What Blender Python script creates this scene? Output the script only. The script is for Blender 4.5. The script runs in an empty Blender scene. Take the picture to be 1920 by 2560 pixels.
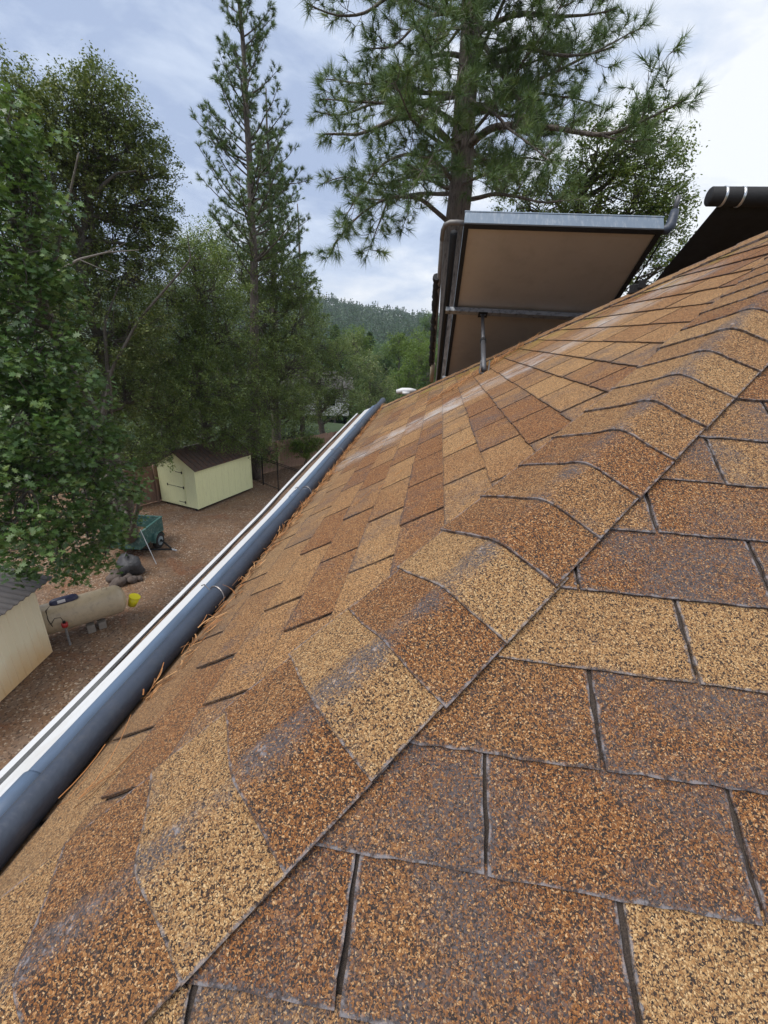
import bpy, math, random
import numpy as np
from mathutils import Vector, Matrix

# ------------------------------------------------------------------ camera
SC = bpy.context.scene
F, YAW, PITCH, ROLL = 1079.24, -.1018, -.3904, .0555
CAM = np.array([.942, .374, 1.030])
T = .6416                      # roof pitch (rise over run)
HS = math.sqrt(1 + T*T)
def axes():
    cy, sy, cp, sp = math.cos(YAW), math.sin(YAW), math.cos(PITCH), math.sin(PITCH)
    fw = np.array([sy*cp, cy*cp, sp]); r = np.array([cy, -sy, 0]); u = np.cross(r, fw)
    cr, sr = math.cos(ROLL), math.sin(ROLL)
    return cr*r+sr*u, -sr*r+cr*u, fw
RX, UX, FX = axes()
cd = bpy.data.cameras.new("camera"); cam = bpy.data.objects.new("camera", cd)
SC.collection.objects.link(cam); SC.camera = cam
cd.sensor_fit = 'VERTICAL'; cd.sensor_height = 36; cd.sensor_width = 27
cd.lens = F/2560*36; cd.clip_start = .02; cd.clip_end = 6000
cam.matrix_world = Matrix(((RX[0], UX[0], -FX[0], CAM[0]), (RX[1], UX[1], -FX[1], CAM[1]),
                           (RX[2], UX[2], -FX[2], CAM[2]), (0, 0, 0, 1)))
# ------------------------------------------------------------------ world, sun, exposure
SUN_AZ, SUN_EL = math.radians(-125), math.radians(58)     # azimuth from +y towards +x
W = bpy.data.worlds.new("World"); SC.world = W; W.use_nodes = True
nt = W.node_tree; nt.nodes.clear(); N = nt.nodes.new; LK = nt.links.new
wo = N('ShaderNodeOutputWorld'); bg = N('ShaderNodeBackground'); bg.inputs[1].default_value = .1
sky = N('ShaderNodeTexSky'); sky.sky_type = 'NISHITA'; sky.sun_disc = False
sky.sun_elevation = SUN_EL; sky.sun_rotation = SUN_AZ; sky.dust_density = 2
tc = N('ShaderNodeTexCoord'); mp = N('ShaderNodeMapping'); mp.inputs['Scale'].default_value = (1.3, 1.3, 3.6)
mp.inputs['Location'].default_value = (3.1, .7, .2)
n1 = N('ShaderNodeTexNoise'); n1.inputs['Scale'].default_value = 2.6; n1.inputs['Detail'].default_value = 6
n1.inputs['Roughness'].default_value = .58; n1.inputs['Distortion'].default_value = .25
LK(tc.outputs['Generated'], mp.inputs[0]); LK(mp.outputs[0], n1.inputs['Vector'])
# clouds are brighter towards the hidden sun and near the horizon
dot = N('ShaderNodeVectorMath'); dot.operation = 'DOT_PRODUCT'
LK(tc.outputs['Generated'], dot.inputs[0]); dot.inputs[1].default_value = (math.sin(1.2)*.93, math.cos(1.2)*.93, .35)
m1 = N('ShaderNodeMath'); m1.operation = 'MULTIPLY_ADD'; LK(dot.outputs['Value'], m1.inputs[0]); m1.inputs[1].default_value = .34; m1.inputs[2].default_value = -.10
m2 = N('ShaderNodeMath'); m2.operation = 'ADD'; LK(n1.outputs['Fac'], m2.inputs[0]); LK(m1.outputs[0], m2.inputs[1])
cr_ = N('ShaderNodeValToRGB'); e = cr_.color_ramp.elements
e[0].position = .38; e[0].color = (2.7, 3.3, 4.6, 1); e[1].position = .68; e[1].color = (6.1, 6.3, 6.6, 1)
a = cr_.color_ramp.elements.new(.52); a.color = (3.9, 4.5, 5.6, 1)
sz_ = N('ShaderNodeSeparateXYZ'); LK(tc.outputs['Generated'], sz_.inputs[0])
hb_ = N('ShaderNodeMapRange'); LK(sz_.outputs[2], hb_.inputs[0]); hb_.inputs['From Min'].default_value = .02; hb_.inputs['From Max'].default_value = .22; hb_.inputs['To Min'].default_value = .16; hb_.inputs['To Max'].default_value = 0
m3 = N('ShaderNodeMath'); m3.operation = 'ADD'; LK(m2.outputs[0], m3.inputs[0]); LK(hb_.outputs[0], m3.inputs[1])
LK(m3.outputs[0], cr_.inputs[0])
mx = N('ShaderNodeMixRGB'); mx.inputs[0].default_value = .93
LK(sky.outputs[0], mx.inputs[1]); LK(cr_.outputs[0], mx.inputs[2]); LK(mx.outputs[0], bg.inputs[0]); LK(bg.outputs[0], wo.inputs[0])
sd = bpy.data.lights.new("sun", 'SUN'); sd.energy = 2.3; sd.angle = math.radians(45); sd.color = (1, .96, .9)
sun = bpy.data.objects.new("sun", sd); SC.collection.objects.link(sun)
sv = Vector((math.sin(SUN_AZ)*math.cos(SUN_EL), math.cos(SUN_AZ)*math.cos(SUN_EL), math.sin(SUN_EL)))
sun.rotation_euler = sv.to_track_quat('Z', 'Y').to_euler(); sun.location = (8, 8, 20)
SC.view_settings.view_transform = 'Standard'; SC.view_settings.look = 'None'; SC.view_settings.exposure = .75
SC.view_settings.gamma = 1
SC.cycles.max_bounces = 6; SC.cycles.diffuse_bounces = 3; SC.cycles.transmission_bounces = 4; SC.cycles.transparent_max_bounces = 4

# ------------------------------------------------------------------ helpers
DD = 1920/1659.
def ray(px, py): return FX + RX*(px*DD-960)/F - UX*(py*DD-1280)/F
def at(px, py, h):                       # a point seen in that direction at a horizontal distance h (metres)
    v = ray(px, py); return CAM + v/math.hypot(v[0], v[1])*h
GZ = -6.8
rng = np.random.default_rng(7); random.seed(7)
def group_name(o, label, cat, group, kind):
    if label: o['label'] = label
    if cat: o['category'] = cat
    if group: o['group'] = group
    if kind: o['kind'] = kind
def thing(name, label, cat, loc=(0, 0, 0), group=None):
    o = bpy.data.objects.new(name, None); SC.collection.objects.link(o)
    o.location = Vector([float(v) for v in loc]); o.empty_display_size = .2
    group_name(o, label, cat, group, None); return o
def wloc(o):
    v = Vector((0, 0, 0))
    while o is not None: v += o.location; o = o.parent
    return v
class MB:
    """collects shapes given in world coordinates and links them as ONE mesh object"""
    def __init__(s): s.v = []; s.f = []; s.n = 0; s.col = []; s.uv = []
    def add(s, v, f, col=None, uv=None):
        v = np.asarray(v, float); s.v.append(v)
        for q in f: s.f.append([i+s.n for i in q])
        s.n += len(v)
        if col is None: col = np.tile([.5, 0, .5], (len(v), 1))
        else: col = np.asarray(col, float); col = np.tile(col, (len(v), 1)) if col.ndim == 1 else col
        s.col.append(col)
        if uv is not None: s.uv += list(uv)
        return s
    def box(s, lo, hi, M=None, col=None):
        x0, y0, z0 = lo; x1, y1, z1 = hi
        v = np.array([(x0,y0,z0),(x1,y0,z0),(x1,y1,z0),(x0,y1,z0),(x0,y0,z1),(x1,y0,z1),(x1,y1,z1),(x0,y1,z1)], float)
        if M is not None: v = M(v)
        return s.add(v, [(0,3,2,1),(4,5,6,7),(0,1,5,4),(1,2,6,5),(2,3,7,6),(3,0,4,7)], col)
    def tube(s, pts, rad, sides=8, cap=True, col=None):
        pts = np.asarray(pts, float); n = len(pts)
        rad = np.full(n, rad) if np.isscalar(rad) else np.asarray(rad, float)
        tan = np.gradient(pts, axis=0); tan /= np.linalg.norm(tan, axis=1)[:, None]+1e-12
        up = np.array([0, 0, 1.]) if abs(tan[0][2]) < .9 else np.array([1., 0, 0])
        rings = []
        for i in range(n):
            a = np.cross(up, tan[i]); a /= np.linalg.norm(a)+1e-12; b = np.cross(tan[i], a); up = b if abs(b@up) > .1 else up
            an = np.arange(sides)*2*math.pi/sides
            rings.append(pts[i]+rad[i]*(np.cos(an)[:, None]*a+np.sin(an)[:, None]*b))
        v = np.concatenate(rings); f = []
        for i in range(n-1):
            for k in range(sides):
                k2 = (k+1) % sides
                f.append((i*sides+k, i*sides+k2, (i+1)*sides+k2, (i+1)*sides+k))
        if cap: f.append(tuple(range(sides))[::-1]); f.append(tuple(range((n-1)*sides, n*sides)))
        return s.add(v, f, col)
    def build(s, name, mat, parent=None, smooth=False, label=None, cat=None, group=None, kind=None, bevel=0):
        v = np.concatenate(s.v); off = np.array(wloc(parent)) if parent else np.zeros(3)
        me = bpy.data.meshes.new(name); me.from_pydata((v-off).tolist(), [], s.f)
        c = np.concatenate(s.col); ca = me.color_attributes.new('tab', 'FLOAT_COLOR', 'POINT')
        ca.data.foreach_set('color', np.concatenate([c, np.ones((len(c), 1))], 1).astype(np.float32).ravel())
        if s.uv:
            uvl = me.uv_layers.new(name='edge'); uvl.data.foreach_set('uv', np.asarray(s.uv, np.float32).ravel())
        me.materials.append(mat)
        if smooth: me.polygons.foreach_set('use_smooth', [True]*len(me.polygons))
        o = bpy.data.objects.new(name, me); SC.collection.objects.link(o); o.parent = parent
        if bevel:
            m = o.modifiers.new('bevel', 'BEVEL'); m.width = bevel; m.segments = 2; m.limit_method = 'ANGLE'
        group_name(o, label, cat, group, kind); return o
def mesh_batch(name, V, nper, mat, parent, col=None, kind=None, label=None, cat=None, group=None):
    """V: (K*nper,3) vertices, each consecutive nper make one polygon"""
    off = np.array(wloc(parent)) if parent else np.zeros(3)
    V = (V-off).astype(np.float32); K = len(V)//nper
    me = bpy.data.meshes.new(name); me.vertices.add(len(V)); me.vertices.foreach_set('co', V.ravel())
    me.loops.add(len(V)); me.loops.foreach_set('vertex_index', np.arange(len(V), dtype=np.int32))
    me.polygons.add(K); me.polygons.foreach_set('loop_start', (np.arange(K)*nper).astype(np.int32))
    try: me.polygons.foreach_set('loop_total', np.full(K, nper, np.int32))
    except Exception: pass
    if col is not None:
        ca = me.color_attributes.new('tab', 'FLOAT_COLOR', 'POINT')
        c = np.repeat(col, nper, axis=0); ca.data.foreach_set('color', np.concatenate([c, np.ones((len(c), 1))], 1).astype(np.float32).ravel())
    me.update(calc_edges=True); me.materials.append(mat)
    o = bpy.data.objects.new(name, me); SC.collection.objects.link(o); o.parent = parent
    group_name(o, label, cat, group, kind); return o

# ------------------------------------------------------------------ materials
def newmat(name):
    m = bpy.data.materials.new(name); m.use_nodes = True; nt = m.node_tree
    b = nt.nodes['Principled BSDF']; return m, nt, b
def noise(nt, vec, scale, detail=3, rough=.5, dist=0):
    n = nt.nodes.new('ShaderNodeTexNoise'); n.inputs['Scale'].default_value = scale; n.inputs['Detail'].default_value = detail
    n.inputs['Roughness'].default_value = rough; n.inputs['Distortion'].default_value = dist
    if vec is not None: nt.links.new(vec, n.inputs['Vector'])
    return n.outputs['Fac']
def ramp(nt, fac, stops):
    r = nt.nodes.new('ShaderNodeValToRGB'); e = r.color_ramp.elements
    while len(e) < len(stops): e.new(.5)
    for el, (p, c) in zip(e, stops):
        el.position = p; el.color = (c, c, c, 1) if np.isscalar(c) else (*c, 1)
    nt.links.new(fac, r.inputs[0]); return r.outputs[0]
def mix(nt, fac, a, b, mode='MIX'):
    m = nt.nodes.new('ShaderNodeMixRGB'); m.blend_type = mode
    for i, v in enumerate((fac, a, b)):
        if hasattr(v, 'links') or hasattr(v, 'is_output'): nt.links.new(v, m.inputs[i])
        elif np.isscalar(v): m.inputs[i].default_value = v if i == 0 else (v, v, v, 1)
        else: m.inputs[i].default_value = (*v, 1)
    return m.outputs[0]
def math_(nt, op, a, b=None, c=None, clamp=False):
    m = nt.nodes.new('ShaderNodeMath'); m.operation = op; m.use_clamp = clamp
    for i, v in enumerate((a, b, c)):
        if v is None: continue
        if np.isscalar(v): m.inputs[i].default_value = v
        else: nt.links.new(v, m.inputs[i])
    return m.outputs[0]
def objco(nt):
    t = nt.nodes.new('ShaderNodeTexCoord'); return t.outputs['Object']
def bump(nt, b, h, strength=.5, dist=.01):
    n = nt.nodes.new('ShaderNodeBump'); n.inputs['Strength'].default_value = strength; n.inputs['Distance'].default_value = dist
    nt.links.new(h, n.inputs['Height']); nt.links.new(n.outputs[0], b.inputs['Normal'])
def attr(nt, name='tab'):
    a = nt.nodes.new('ShaderNodeAttribute'); a.attribute_name = name
    s = nt.nodes.new('ShaderNodeSeparateColor'); nt.links.new(a.outputs['Color'], s.inputs[0]); return s.outputs
def scaled(nt, vec, s):
    m = nt.nodes.new('ShaderNodeMapping'); m.inputs['Scale'].default_value = s; nt.links.new(vec, m.inputs[0]); return m.outputs[0]

def simple(name, col, rough=.6, metal=0, var=.25, scale=6, bmp=.2, bscale=60, bdist=.004, stretch=None, dirt=None, dirtamt=.5, spec=.5):
    m, nt, b = newmat(name); co = objco(nt)
    vec = scaled(nt, co, stretch) if stretch else co
    n = noise(nt, vec, scale, 5, .6)
    c = mix(nt, n, tuple(x*(1-var) for x in col), tuple(min(1, x*(1+var)) for x in col))
    if dirt:
        d = noise(nt, vec, scale*2.3, 6, .65); c = mix(nt, math_(nt, 'MULTIPLY', ramp(nt, d, [(.5, 0), (.68, 1)]), dirtamt), c, dirt)
    nt.links.new(c, b.inputs['Base Color']); b.inputs['Roughness'].default_value = rough; b.inputs['Metallic'].default_value = metal
    b.inputs['Specular IOR Level'].default_value = spec
    if bmp: bump(nt, b, noise(nt, vec, bscale, 3), bmp, bdist)
    return m

def shingle_mat(name, stripe=False):
    m, nt, b = newmat(name); co = objco(nt); at_ = attr(nt)
    vo = nt.nodes.new('ShaderNodeTexVoronoi'); vo.inputs['Scale'].default_value = 560; nd = nt.nodes.new('ShaderNodeTexNoise'); nd.inputs['Scale'].default_value = 260; nd.inputs['Detail'].default_value = 2; nt.links.new(co, nd.inputs['Vector'])
    va = nt.nodes.new('ShaderNodeVectorMath'); va.operation = 'MULTIPLY_ADD'; nt.links.new(nd.outputs['Color'], va.inputs[0]); va.inputs[1].default_value = (.0055, .0055, .0055); nt.links.new(co, va.inputs[2]); nt.links.new(va.outputs[0], vo.inputs['Vector'])
    vo.inputs['Randomness'].default_value = 1
    sp = nt.nodes.new('ShaderNodeSeparateColor'); nt.links.new(vo.outputs['Color'], sp.inputs[0])
    blend = noise(nt, co, 5, 3, .6)
    tone = math_(nt, 'MULTIPLY_ADD', blend, .55, math_(nt, 'ADD', at_[0], -.27), clamp=True)   # blotches inside each tab
    tan_ = ramp(nt, sp.outputs[0], [(0, (.03, .022, .02)), (.2, (.055, .036, .028)), (.27, (.27, .13, .05)), (.5, (.40, .225, .092)), (.8, (.50, .31, .14)), (1, (.66, .46, .24))])
    brn = ramp(nt, sp.outputs[0], [(0, (.025, .02, .019)), (.3, (.05, .034, .028)), (.38, (.18, .068, .022)), (.66, (.285, .115, .036)), (.88, (.42, .205, .075)), (1, (.62, .41, .22))])
    c = mix(nt, ramp(nt, tone, [(.2, 0), (.8, .95)]), brn, tan_)
    gapf = ramp(nt, vo.outputs['Distance'], [(.45, 0), (.72, .6)]); c = mix(nt, gapf, c, (.045, .032, .026))
    if stripe: c = mix(nt, 1., c, (1.0, .96, .92), 'MULTIPLY')
    if not stripe: c = mix(nt, 1., c, (.90, .89, .88), 'MULTIPLY')
    # granules worn off to the asphalt
    g = noise(nt, co, 9, 4, .62); gg = noise(nt, co, 130, 3, .7)
    wear = math_(nt, 'ADD', math_(nt, 'MULTIPLY', at_[1], .62), math_(nt, 'MULTIPLY_ADD', g, .9, math_(nt, 'MULTIPLY_ADD', gg, .5, -.27)))
    wear = ramp(nt, wear, [(.62, 0), (.86, 1)])
    lost = math_(nt, 'MULTIPLY', wear, ramp(nt, sp.outputs[1], [(.25, .95), (.75, .15)]))
    c = mix(nt, lost, c, mix(nt, gg, (.035, .03, .032), (.11, .10, .105)))
    # pale bloom on the most worn spots
    bl = math_(nt, 'MULTIPLY', ramp(nt, at_[1], [(.62, 0), (.95, 1)]), ramp(nt, noise(nt, co, 60, 5, .75), [(.53, 0), (.63, .7)]))
    c = mix(nt, bl, c, (.42, .40, .42))
    if stripe:
        se = nt.nodes.new('ShaderNodeSeparateXYZ'); nt.links.new(co, se.inputs[0]); X, Y = math_(nt, 'ADD', se.outputs[0], 3.1), math_(nt, 'ADD', se.outputs[1], 3.1)
        ed = noise(nt, co, 4, 4, .6); ctr = math_(nt, 'MULTIPLY_ADD', ed, .22, -.11)
        yy = math_(nt, 'ADD', Y, math_(nt, 'ADD', ctr, math_(nt, 'MULTIPLY', X, .04)))
        d = math_(nt, 'ABSOLUTE', math_(nt, 'SUBTRACT', yy, 3.0))
        f = ramp(nt, d, [(.12, 1), (.24, 0)])
        f = math_(nt, 'MULTIPLY', f, ramp(nt, X, [(.05, .25), (.35, 1)]))
        rr = nt.nodes.new('ShaderNodeMapRange'); rr.inputs['From Min'].default_value = 2.1; rr.inputs['From Max'].default_value = 2.25
        rr.inputs['To Min'].default_value = 1; rr.inputs['To Max'].default_value = 0; nt.links.new(X, rr.inputs[0])
        f = math_(nt, 'MULTIPLY', f, rr.outputs[0])
        f = math_(nt, 'MULTIPLY', f, ramp(nt, noise(nt, co, 9, 5, .75), [(.36, .05), (.58, .95)])); f = math_(nt, 'MULTIPLY', f, ramp(nt, at_[2], [(.1, .45), (.6, 1)])); f = math_(nt, 'MULTIPLY', f, ramp(nt, noise(nt, co, 2.4, 3, .6), [(.36, .35), (.56, 1)]))
        c = mix(nt, f, c, mix(nt, sp.outputs[2], (.22, .19, .175), (.54, .49, .455)))
        # moss close to the far hip
        k = math_(nt, 'ADD', X, Y); mo = math_(nt, 'MULTIPLY', ramp(nt, math_(nt, 'MULTIPLY_ADD', k, .5, -2.3), [(.12, 0), (.55, 1)]), ramp(nt, noise(nt, co, 7, 4, .7), [(.48, 0), (.6, .75)]))
        c = mix(nt, mo, c, (.20, .18, .025))
        # grime that collects along the eave
        gr = math_(nt, 'MULTIPLY', ramp(nt, X, [(.36, 1), (.62, 0)]), ramp(nt, noise(nt, co, 6, 4), [(.3, .35), (.7, .95)]))
        c = mix(nt, math_(nt, 'MULTIPLY', gr, .8), c, mix(nt, sp.outputs[1], (.09, .055, .03), (.24, .155, .085)))
    # butt and slot edges: dark asphalt with grey-white crumbs
    uv = nt.nodes.new('ShaderNodeUVMap'); uv.uv_map = 'edge'; us = nt.nodes.new('ShaderNodeSeparateXYZ'); nt.links.new(uv.outputs[0], us.inputs[0])
    dmin = math_(nt, 'MINIMUM', us.outputs[0], us.outputs[1])
    dn = math_(nt, 'ADD', dmin, math_(nt, 'MULTIPLY_ADD', noise(nt, co, 90, 3, .6), -.008, .003))
    ef = ramp(nt, math_(nt, 'MULTIPLY', dn, 100), [(.05, 1), (.32, 0)])
    ec = mix(nt, ramp(nt, noise(nt, co, 45, 4, .75), [(.46, 0), (.58, 1)]), (.045, .04, .042), (.22, .21, .22) if not stripe else (.025, .02, .02))
    c = mix(nt, math_(nt, 'MULTIPLY', ef,   .5 if stripe else .7), c, ec)
    nt.links.new(c, b.inputs['Base Color']); b.inputs['Roughness'].default_value = .92; b.inputs['Specular IOR Level'].default_value = .25
    h = math_(nt, 'SUBTRACT', 1, vo.outputs['Distance']); h = math_(nt, 'ADD', h, math_(nt, 'MULTIPLY', sp.outputs[2], .7))
    h = math_(nt, 'MULTIPLY', h, math_(nt, 'SUBTRACT', 1, math_(nt, 'MULTIPLY', lost, .8)))
    bump(nt, b, h, .55, .0014); return m
def leaf_mat(name, cols, trans=.3, rough=.5, gloss=.35):
    m = bpy.data.materials.new(name); m.use_nodes = True; nt = m.node_tree; b = nt.nodes['Principled BSDF']
    a = attr(nt); k = len(cols)
    c = ramp(nt, a[0], [(i/(k-1), cols[i]) for i in range(k)])
    nt.links.new(c, b.inputs['Base Color']); b.inputs['Roughness'].default_value = rough; b.inputs['Specular IOR Level'].default_value = gloss
    tr = nt.nodes.new('ShaderNodeBsdfTranslucent'); nt.links.new(mix(nt, .5, c, (.16, .2, .02), 'ADD'), tr.inputs[0])
    ms = nt.nodes.new('ShaderNodeMixShader'); ms.inputs[0].default_value = trans
    nt.links.new(b.outputs[0], ms.inputs[1]); nt.links.new(tr.outputs[0], ms.inputs[2]); nt.links.new(ms.outputs[0], nt.nodes['Material Output'].inputs[0]); return m
M_SHL = shingle_mat('shingle_left', True); M_SH = shingle_mat('shingle_right')
M_SLOT_BASE = simple('shaded_slot_base', (.045, .033, .027), .95, var=.6, scale=220, bmp=.8, bscale=300, dirt=(.12, .09, .06), dirtamt=.6)  # dark sheet under the tabs; slot shade is put into its colour, plus debris
M_WHITE = simple('white_paint', (.58, .58, .575), .4, var=.05, scale=8, bmp=.05, dirt=(.42, .38, .32), dirtamt=.35, stretch=(1, .3, 1))
M_PVC = simple('grey_pipe', (.085, .125, .19), .42, var=.2, scale=5, bmp=.15, dirt=(.05, .06, .08), stretch=(1, .25, 1))
M_INS = simple('black_insulation', (.033, .043, .064), .5, var=.3, scale=14, bmp=.5, bscale=90, bdist=.002, dirt=(.07, .07, .075), dirtamt=.35)
M_WALL = simple('house_stucco', (.62, .56, .45), .9, var=.06, scale=3, bmp=.3)
M_BARK_P = simple('pine_bark', (.14, .115, .10), .95, var=.55, scale=4, bmp=1, bscale=9, bdist=.08, stretch=(2.2, 2.2, .6), dirt=(.045, .032, .028), dirtamt=.9)
M_BARK_O = simple('oak_bark', (.10, .085, .07), .95, var=.5, scale=5, bmp=1, bscale=12, bdist=.03, dirt=(.2, .19, .16), dirtamt=.5)
M_BARK_D = simple('dead_wood', (.24, .21, .18), .9, var=.3, scale=8, bmp=.6, bscale=30)
M_OAKB = leaf_mat('black_oak_leaf', [(0.023, 0.057, 0.012), (0.047, 0.107, 0.023), (0.093, 0.176, 0.041), (0.172, 0.262, 0.081), (0.290, 0.364, 0.137)], .22, .42, .6)
M_OAKL = leaf_mat('live_oak_leaf', [(0.053, 0.087, 0.022), (0.086, 0.124, 0.033), (0.140, 0.182, 0.050), (0.218, 0.257, 0.079), (0.328, 0.316, 0.097)], .22, .42, .5)
M_OAKM = leaf_mat('mid_oak_leaf', [(0.049, 0.086, 0.022), (0.086, 0.131, 0.032), (0.142, 0.206, 0.048), (0.211, 0.269, 0.069), (0.326, 0.352, 0.101)], .22, .42, .5)
M_YEL = leaf_mat('valley_leaf', [(0.061, 0.111, 0.018), (0.095, 0.156, 0.025), (0.135, 0.202, 0.035), (0.189, 0.247, 0.055)], .3, .5)
M_PALE = leaf_mat('pale_leaf', [(0.072, 0.132, 0.050), (0.108, 0.180, 0.072), (0.156, 0.228, 0.105)], .3, .5)
M_PINE = leaf_mat('pine_needle', [(0.039, 0.075, 0.026), (0.062, 0.114, 0.037), (0.102, 0.168, 0.051), (0.156, 0.216, 0.060), (0.264, 0.256, 0.070)], .18, .45, .5)
M_PINE2 = leaf_mat('young_pine_needle', [(0.045, 0.086, 0.029), (0.079, 0.136, 0.044), (0.135, 0.200, 0.058), (0.239, 0.257, 0.074)], .18, .45, .5)
M_FAR = leaf_mat('far_forest', [(0.017, 0.044, 0.017), (0.025, 0.063, 0.022), (0.038, 0.083, 0.027), (0.063, 0.114, 0.033)], .15, .7, .2)

# ------------------------------------------------------------------ house
V3 = lambda *a: np.array(a, float)
KX = 6.2; MH = 1.30                        # far hip: y = 6.2 - 1.15 x
XA = KX/(1+MH); KE = 2*XA; TF = T/MH; HF = math.sqrt(1+TF*TF)
APX = (XA, XA, T*XA)
XE = .19                                 # eave edge of the left slope
house = thing('house', 'house seen from its own tan and brown shingle hip roof, white gutter along the eave', 'house', (3.1, 3.1, GZ))
def side(n): return [-1, 1][n]
def clip(poly, a, b, c):
    out = []; n = len(poly)                # keep a*x+b*y<=c
    for i in range(n):
        p, q = poly[i], poly[(i+1) % n]; dp, dq = a*p[0]+b*p[1]-c, a*q[0]+b*q[1]-c
        if dp <= 0: out.append(p)
        if dp*dq < 0: t = dp/(dp-dq); out.append((p[0]+t*(q[0]-p[0]), p[1]+t*(q[1]-p[1])))
    return out
def course_mesh(toworld, s0, e, j0, par, rows, jr, clips, tones, seed, gap=.004, rag=True):
    """shingle courses on one slope; plane coordinates u along the eave, s up the slope"""
    r = random.Random(seed); mb = MB(); w = .3048
    prev = {}
    for k in rows:
        base = .5 if (k+par) % 2 else 0.
        lift_row = r.uniform(-.0008, .0012)
        run = r.uniform(.2, .8)
        for j in range(*jr):
            ja = j+base; g1, g2 = gap*r.uniform(.4, 1.3), gap*r.uniform(.4, 1.3)
            u0, u1 = j0+ja*w+g1, j0+(ja+1)*w-g2; s, s2 = s0+k*e, s0+(k+1)*e+.012
            sa = s+r.uniform(-.002, .002); sb = sa+r.uniform(-.0025, .0025)
            poly = [(u0, sa), (u1, sb), (u1, s2), (u0, s2)]
            for c in clips: poly = clip(poly, *c) if len(poly) > 2 else poly
            if len(poly) < 3: continue
            pp_ = []
            for i in range(len(poly)):
                q0_, q1_ = poly[i], poly[(i+1) % len(poly)]; dl_ = math.hypot(q1_[0]-q0_[0], q1_[1]-q0_[1]); ns_ = max(1, int(dl_/.02)) if rag else 1
                for k_ in range(ns_):
                    f_ = k_/ns_; am = 0 if k_ == 0 or q0_[1] > s2-.02 and q1_[1] > s2-.02 else .0011
                    pp_.append((q0_[0]+(q1_[0]-q0_[0])*f_+r.gauss(0, am), q0_[1]+(q1_[1]-q0_[1])*f_+r.gauss(0, am*.8)))
            poly = pp_; rb = r.random()
            run = .62*run+.38*r.uniform(0, 1); tn = tones.get((k, ja), .49+(run-.5)*1.3+r.uniform(-.25, .25)); tn = min(1, max(0, tn))
            wr = tones.get(('w', k, ja), r.choice([.1, .22, .34, .46]))
            hb = .0052+lift_row+r.uniform(-.0006, .0012); n = len(poly)
            fh = lambda q: hb*(1-(q[1]-s)/(s2-s))+.0004
            top = [toworld(q[0], q[1], fh(q)) for q in poly]; bot = [toworld(q[0], q[1], -.0012) for q in poly]
            wv = np.array([[tn, wr+.25*max(0, 1-(q[1]-s)/.06), rb] for q in poly])
            uvt = [(max(0, min(q[0]-u0, u1-q[0])-.0008), max(0, q[1]-min(sa, sb)-.0008)) for q in poly]
            # subdivide the cap a bit for edge distance interpolation: inner ring
            cx = sum(q[0] for q in poly)/n; cs = sum(q[1] for q in poly)/n
            inn = [(q[0]+(cx-q[0])*min(.9, .012/(abs(cx-q[0])+1e-6)), q[1]+(cs-q[1])*min(.9, .012/(abs(cs-q[1])+1e-6))) for q in poly]
            it = [toworld(q[0], q[1], fh(q)) for q in inn]
            uvi = [(max(.009, min(q[0]-u0, u1-q[0])), max(.009, q[1]-s)) for q in inn]
            wi = np.array([[tn, wr, x[2]] for x in wv])
            vs = top+it+bot; F_ = [tuple(range(n, 2*n))]; UV = list(uvi)
            for i in range(n):
                i2 = (i+1) % n; F_.append((i, i2, n+i2, n+i)); UV += [uvt[i], uvt[i2], uvi[i2], uvi[i]]
            for i in range(n):
                i2 = (i+1) % n; F_.append((2*n+i, 2*n+i2, i2, i)); UV += [(0, 0)]*4
            mb.add(vs, F_, np.concatenate([wv, wi, wv]), UV)
    return mb
def left_w(u, s, h):  return V3(s/HS-h*T/HS, u, T*s/HS+h/HS)
def right_w(u, s, h): return V3(u, s/HS-h*T/HS, T*s/HS+h/HS)
def far_w(u, s, h):   return V3(u, KX-s/HF+h*TF/HF, TF*s/HF+h/HF)
def east_w(u, s, h):  return V3(KE-s/HS+h*T/HS, u, T*s/HS+h/HS)
# decks
def deck():
    mb = MB(); z = -.004; ap = (XA, XA, T*XA+z); o = .165; of = o*MH
    c = [(o, o, T*o+z), (KE-o, o, T*o+z), (KE-o, KX-of, T*o+z), (o, KX-of, T*o+z)]
    mb.add([*c, ap], [(0, 1, 4), (1, 2, 4), (2, 3, 4), (3, 0, 4)])
    lo = [(x, y, zz-.14) for x, y, zz in c]; mb.add([*c, *lo], [(0, 4, 5, 1), (1, 5, 6, 2), (2, 6, 7, 3), (3, 7, 4, 0), (4, 7, 6, 5)])
    return mb
deck().build('roof', M_SLOT_BASE, house)
tl = {}
# left slope: s*(1/HS) <= y  and  s/HS + y <= 6.2 ; eave clip
L_ = course_mesh(left_w, 1.176, .1267, 1.857, 0, range(-9, 21), (-8, 16),
    [(-1, 1/HS, 0), (1, MH/HS, KX), (0, -1, -XE*HS)], tl, 3, .0062)
roofL = L_.build('shingles', M_SHL, house)
tr_ = {(0, -1.): .25, (0, 0.): .22, (0, 1.): .25, (1, -.5): .3, (1, .5): .25, (1, 1.5): .3, (2, 0.): .68, (2, 1.): .8, (3, -.5): .3, (3, .5): .16,
       (3, 1.5): .3, (4, 0.): .4, (4, 1.): .2, (5, .5): .35, (5, 1.5): .62, (-1, -.5): .2, (-1, -1.5): .15, (-1, .5): .85, (6, 1.): .5, (6, 2.): .3,
       ('w', 0, 0.): .42, ('w', 0, -1.): .5, ('w', 1, .5): .45, ('w', 3, .5): .5, ('w', 4, 1.): .4, ('w', -1, -.5): .5, ('w', -1, .5): 0, ('w', 2, 1.): .05, ('w', 2, 0.): .1}
R_ = course_mesh(right_w, .827, .1286, 1.052, 0, range(-6, 24), (-5, 18),
    [(-1, 1/HS, 0), (1, 1/HS, KE), (0, -1, -XE*HS)], tr_, 5, .0034)
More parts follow.
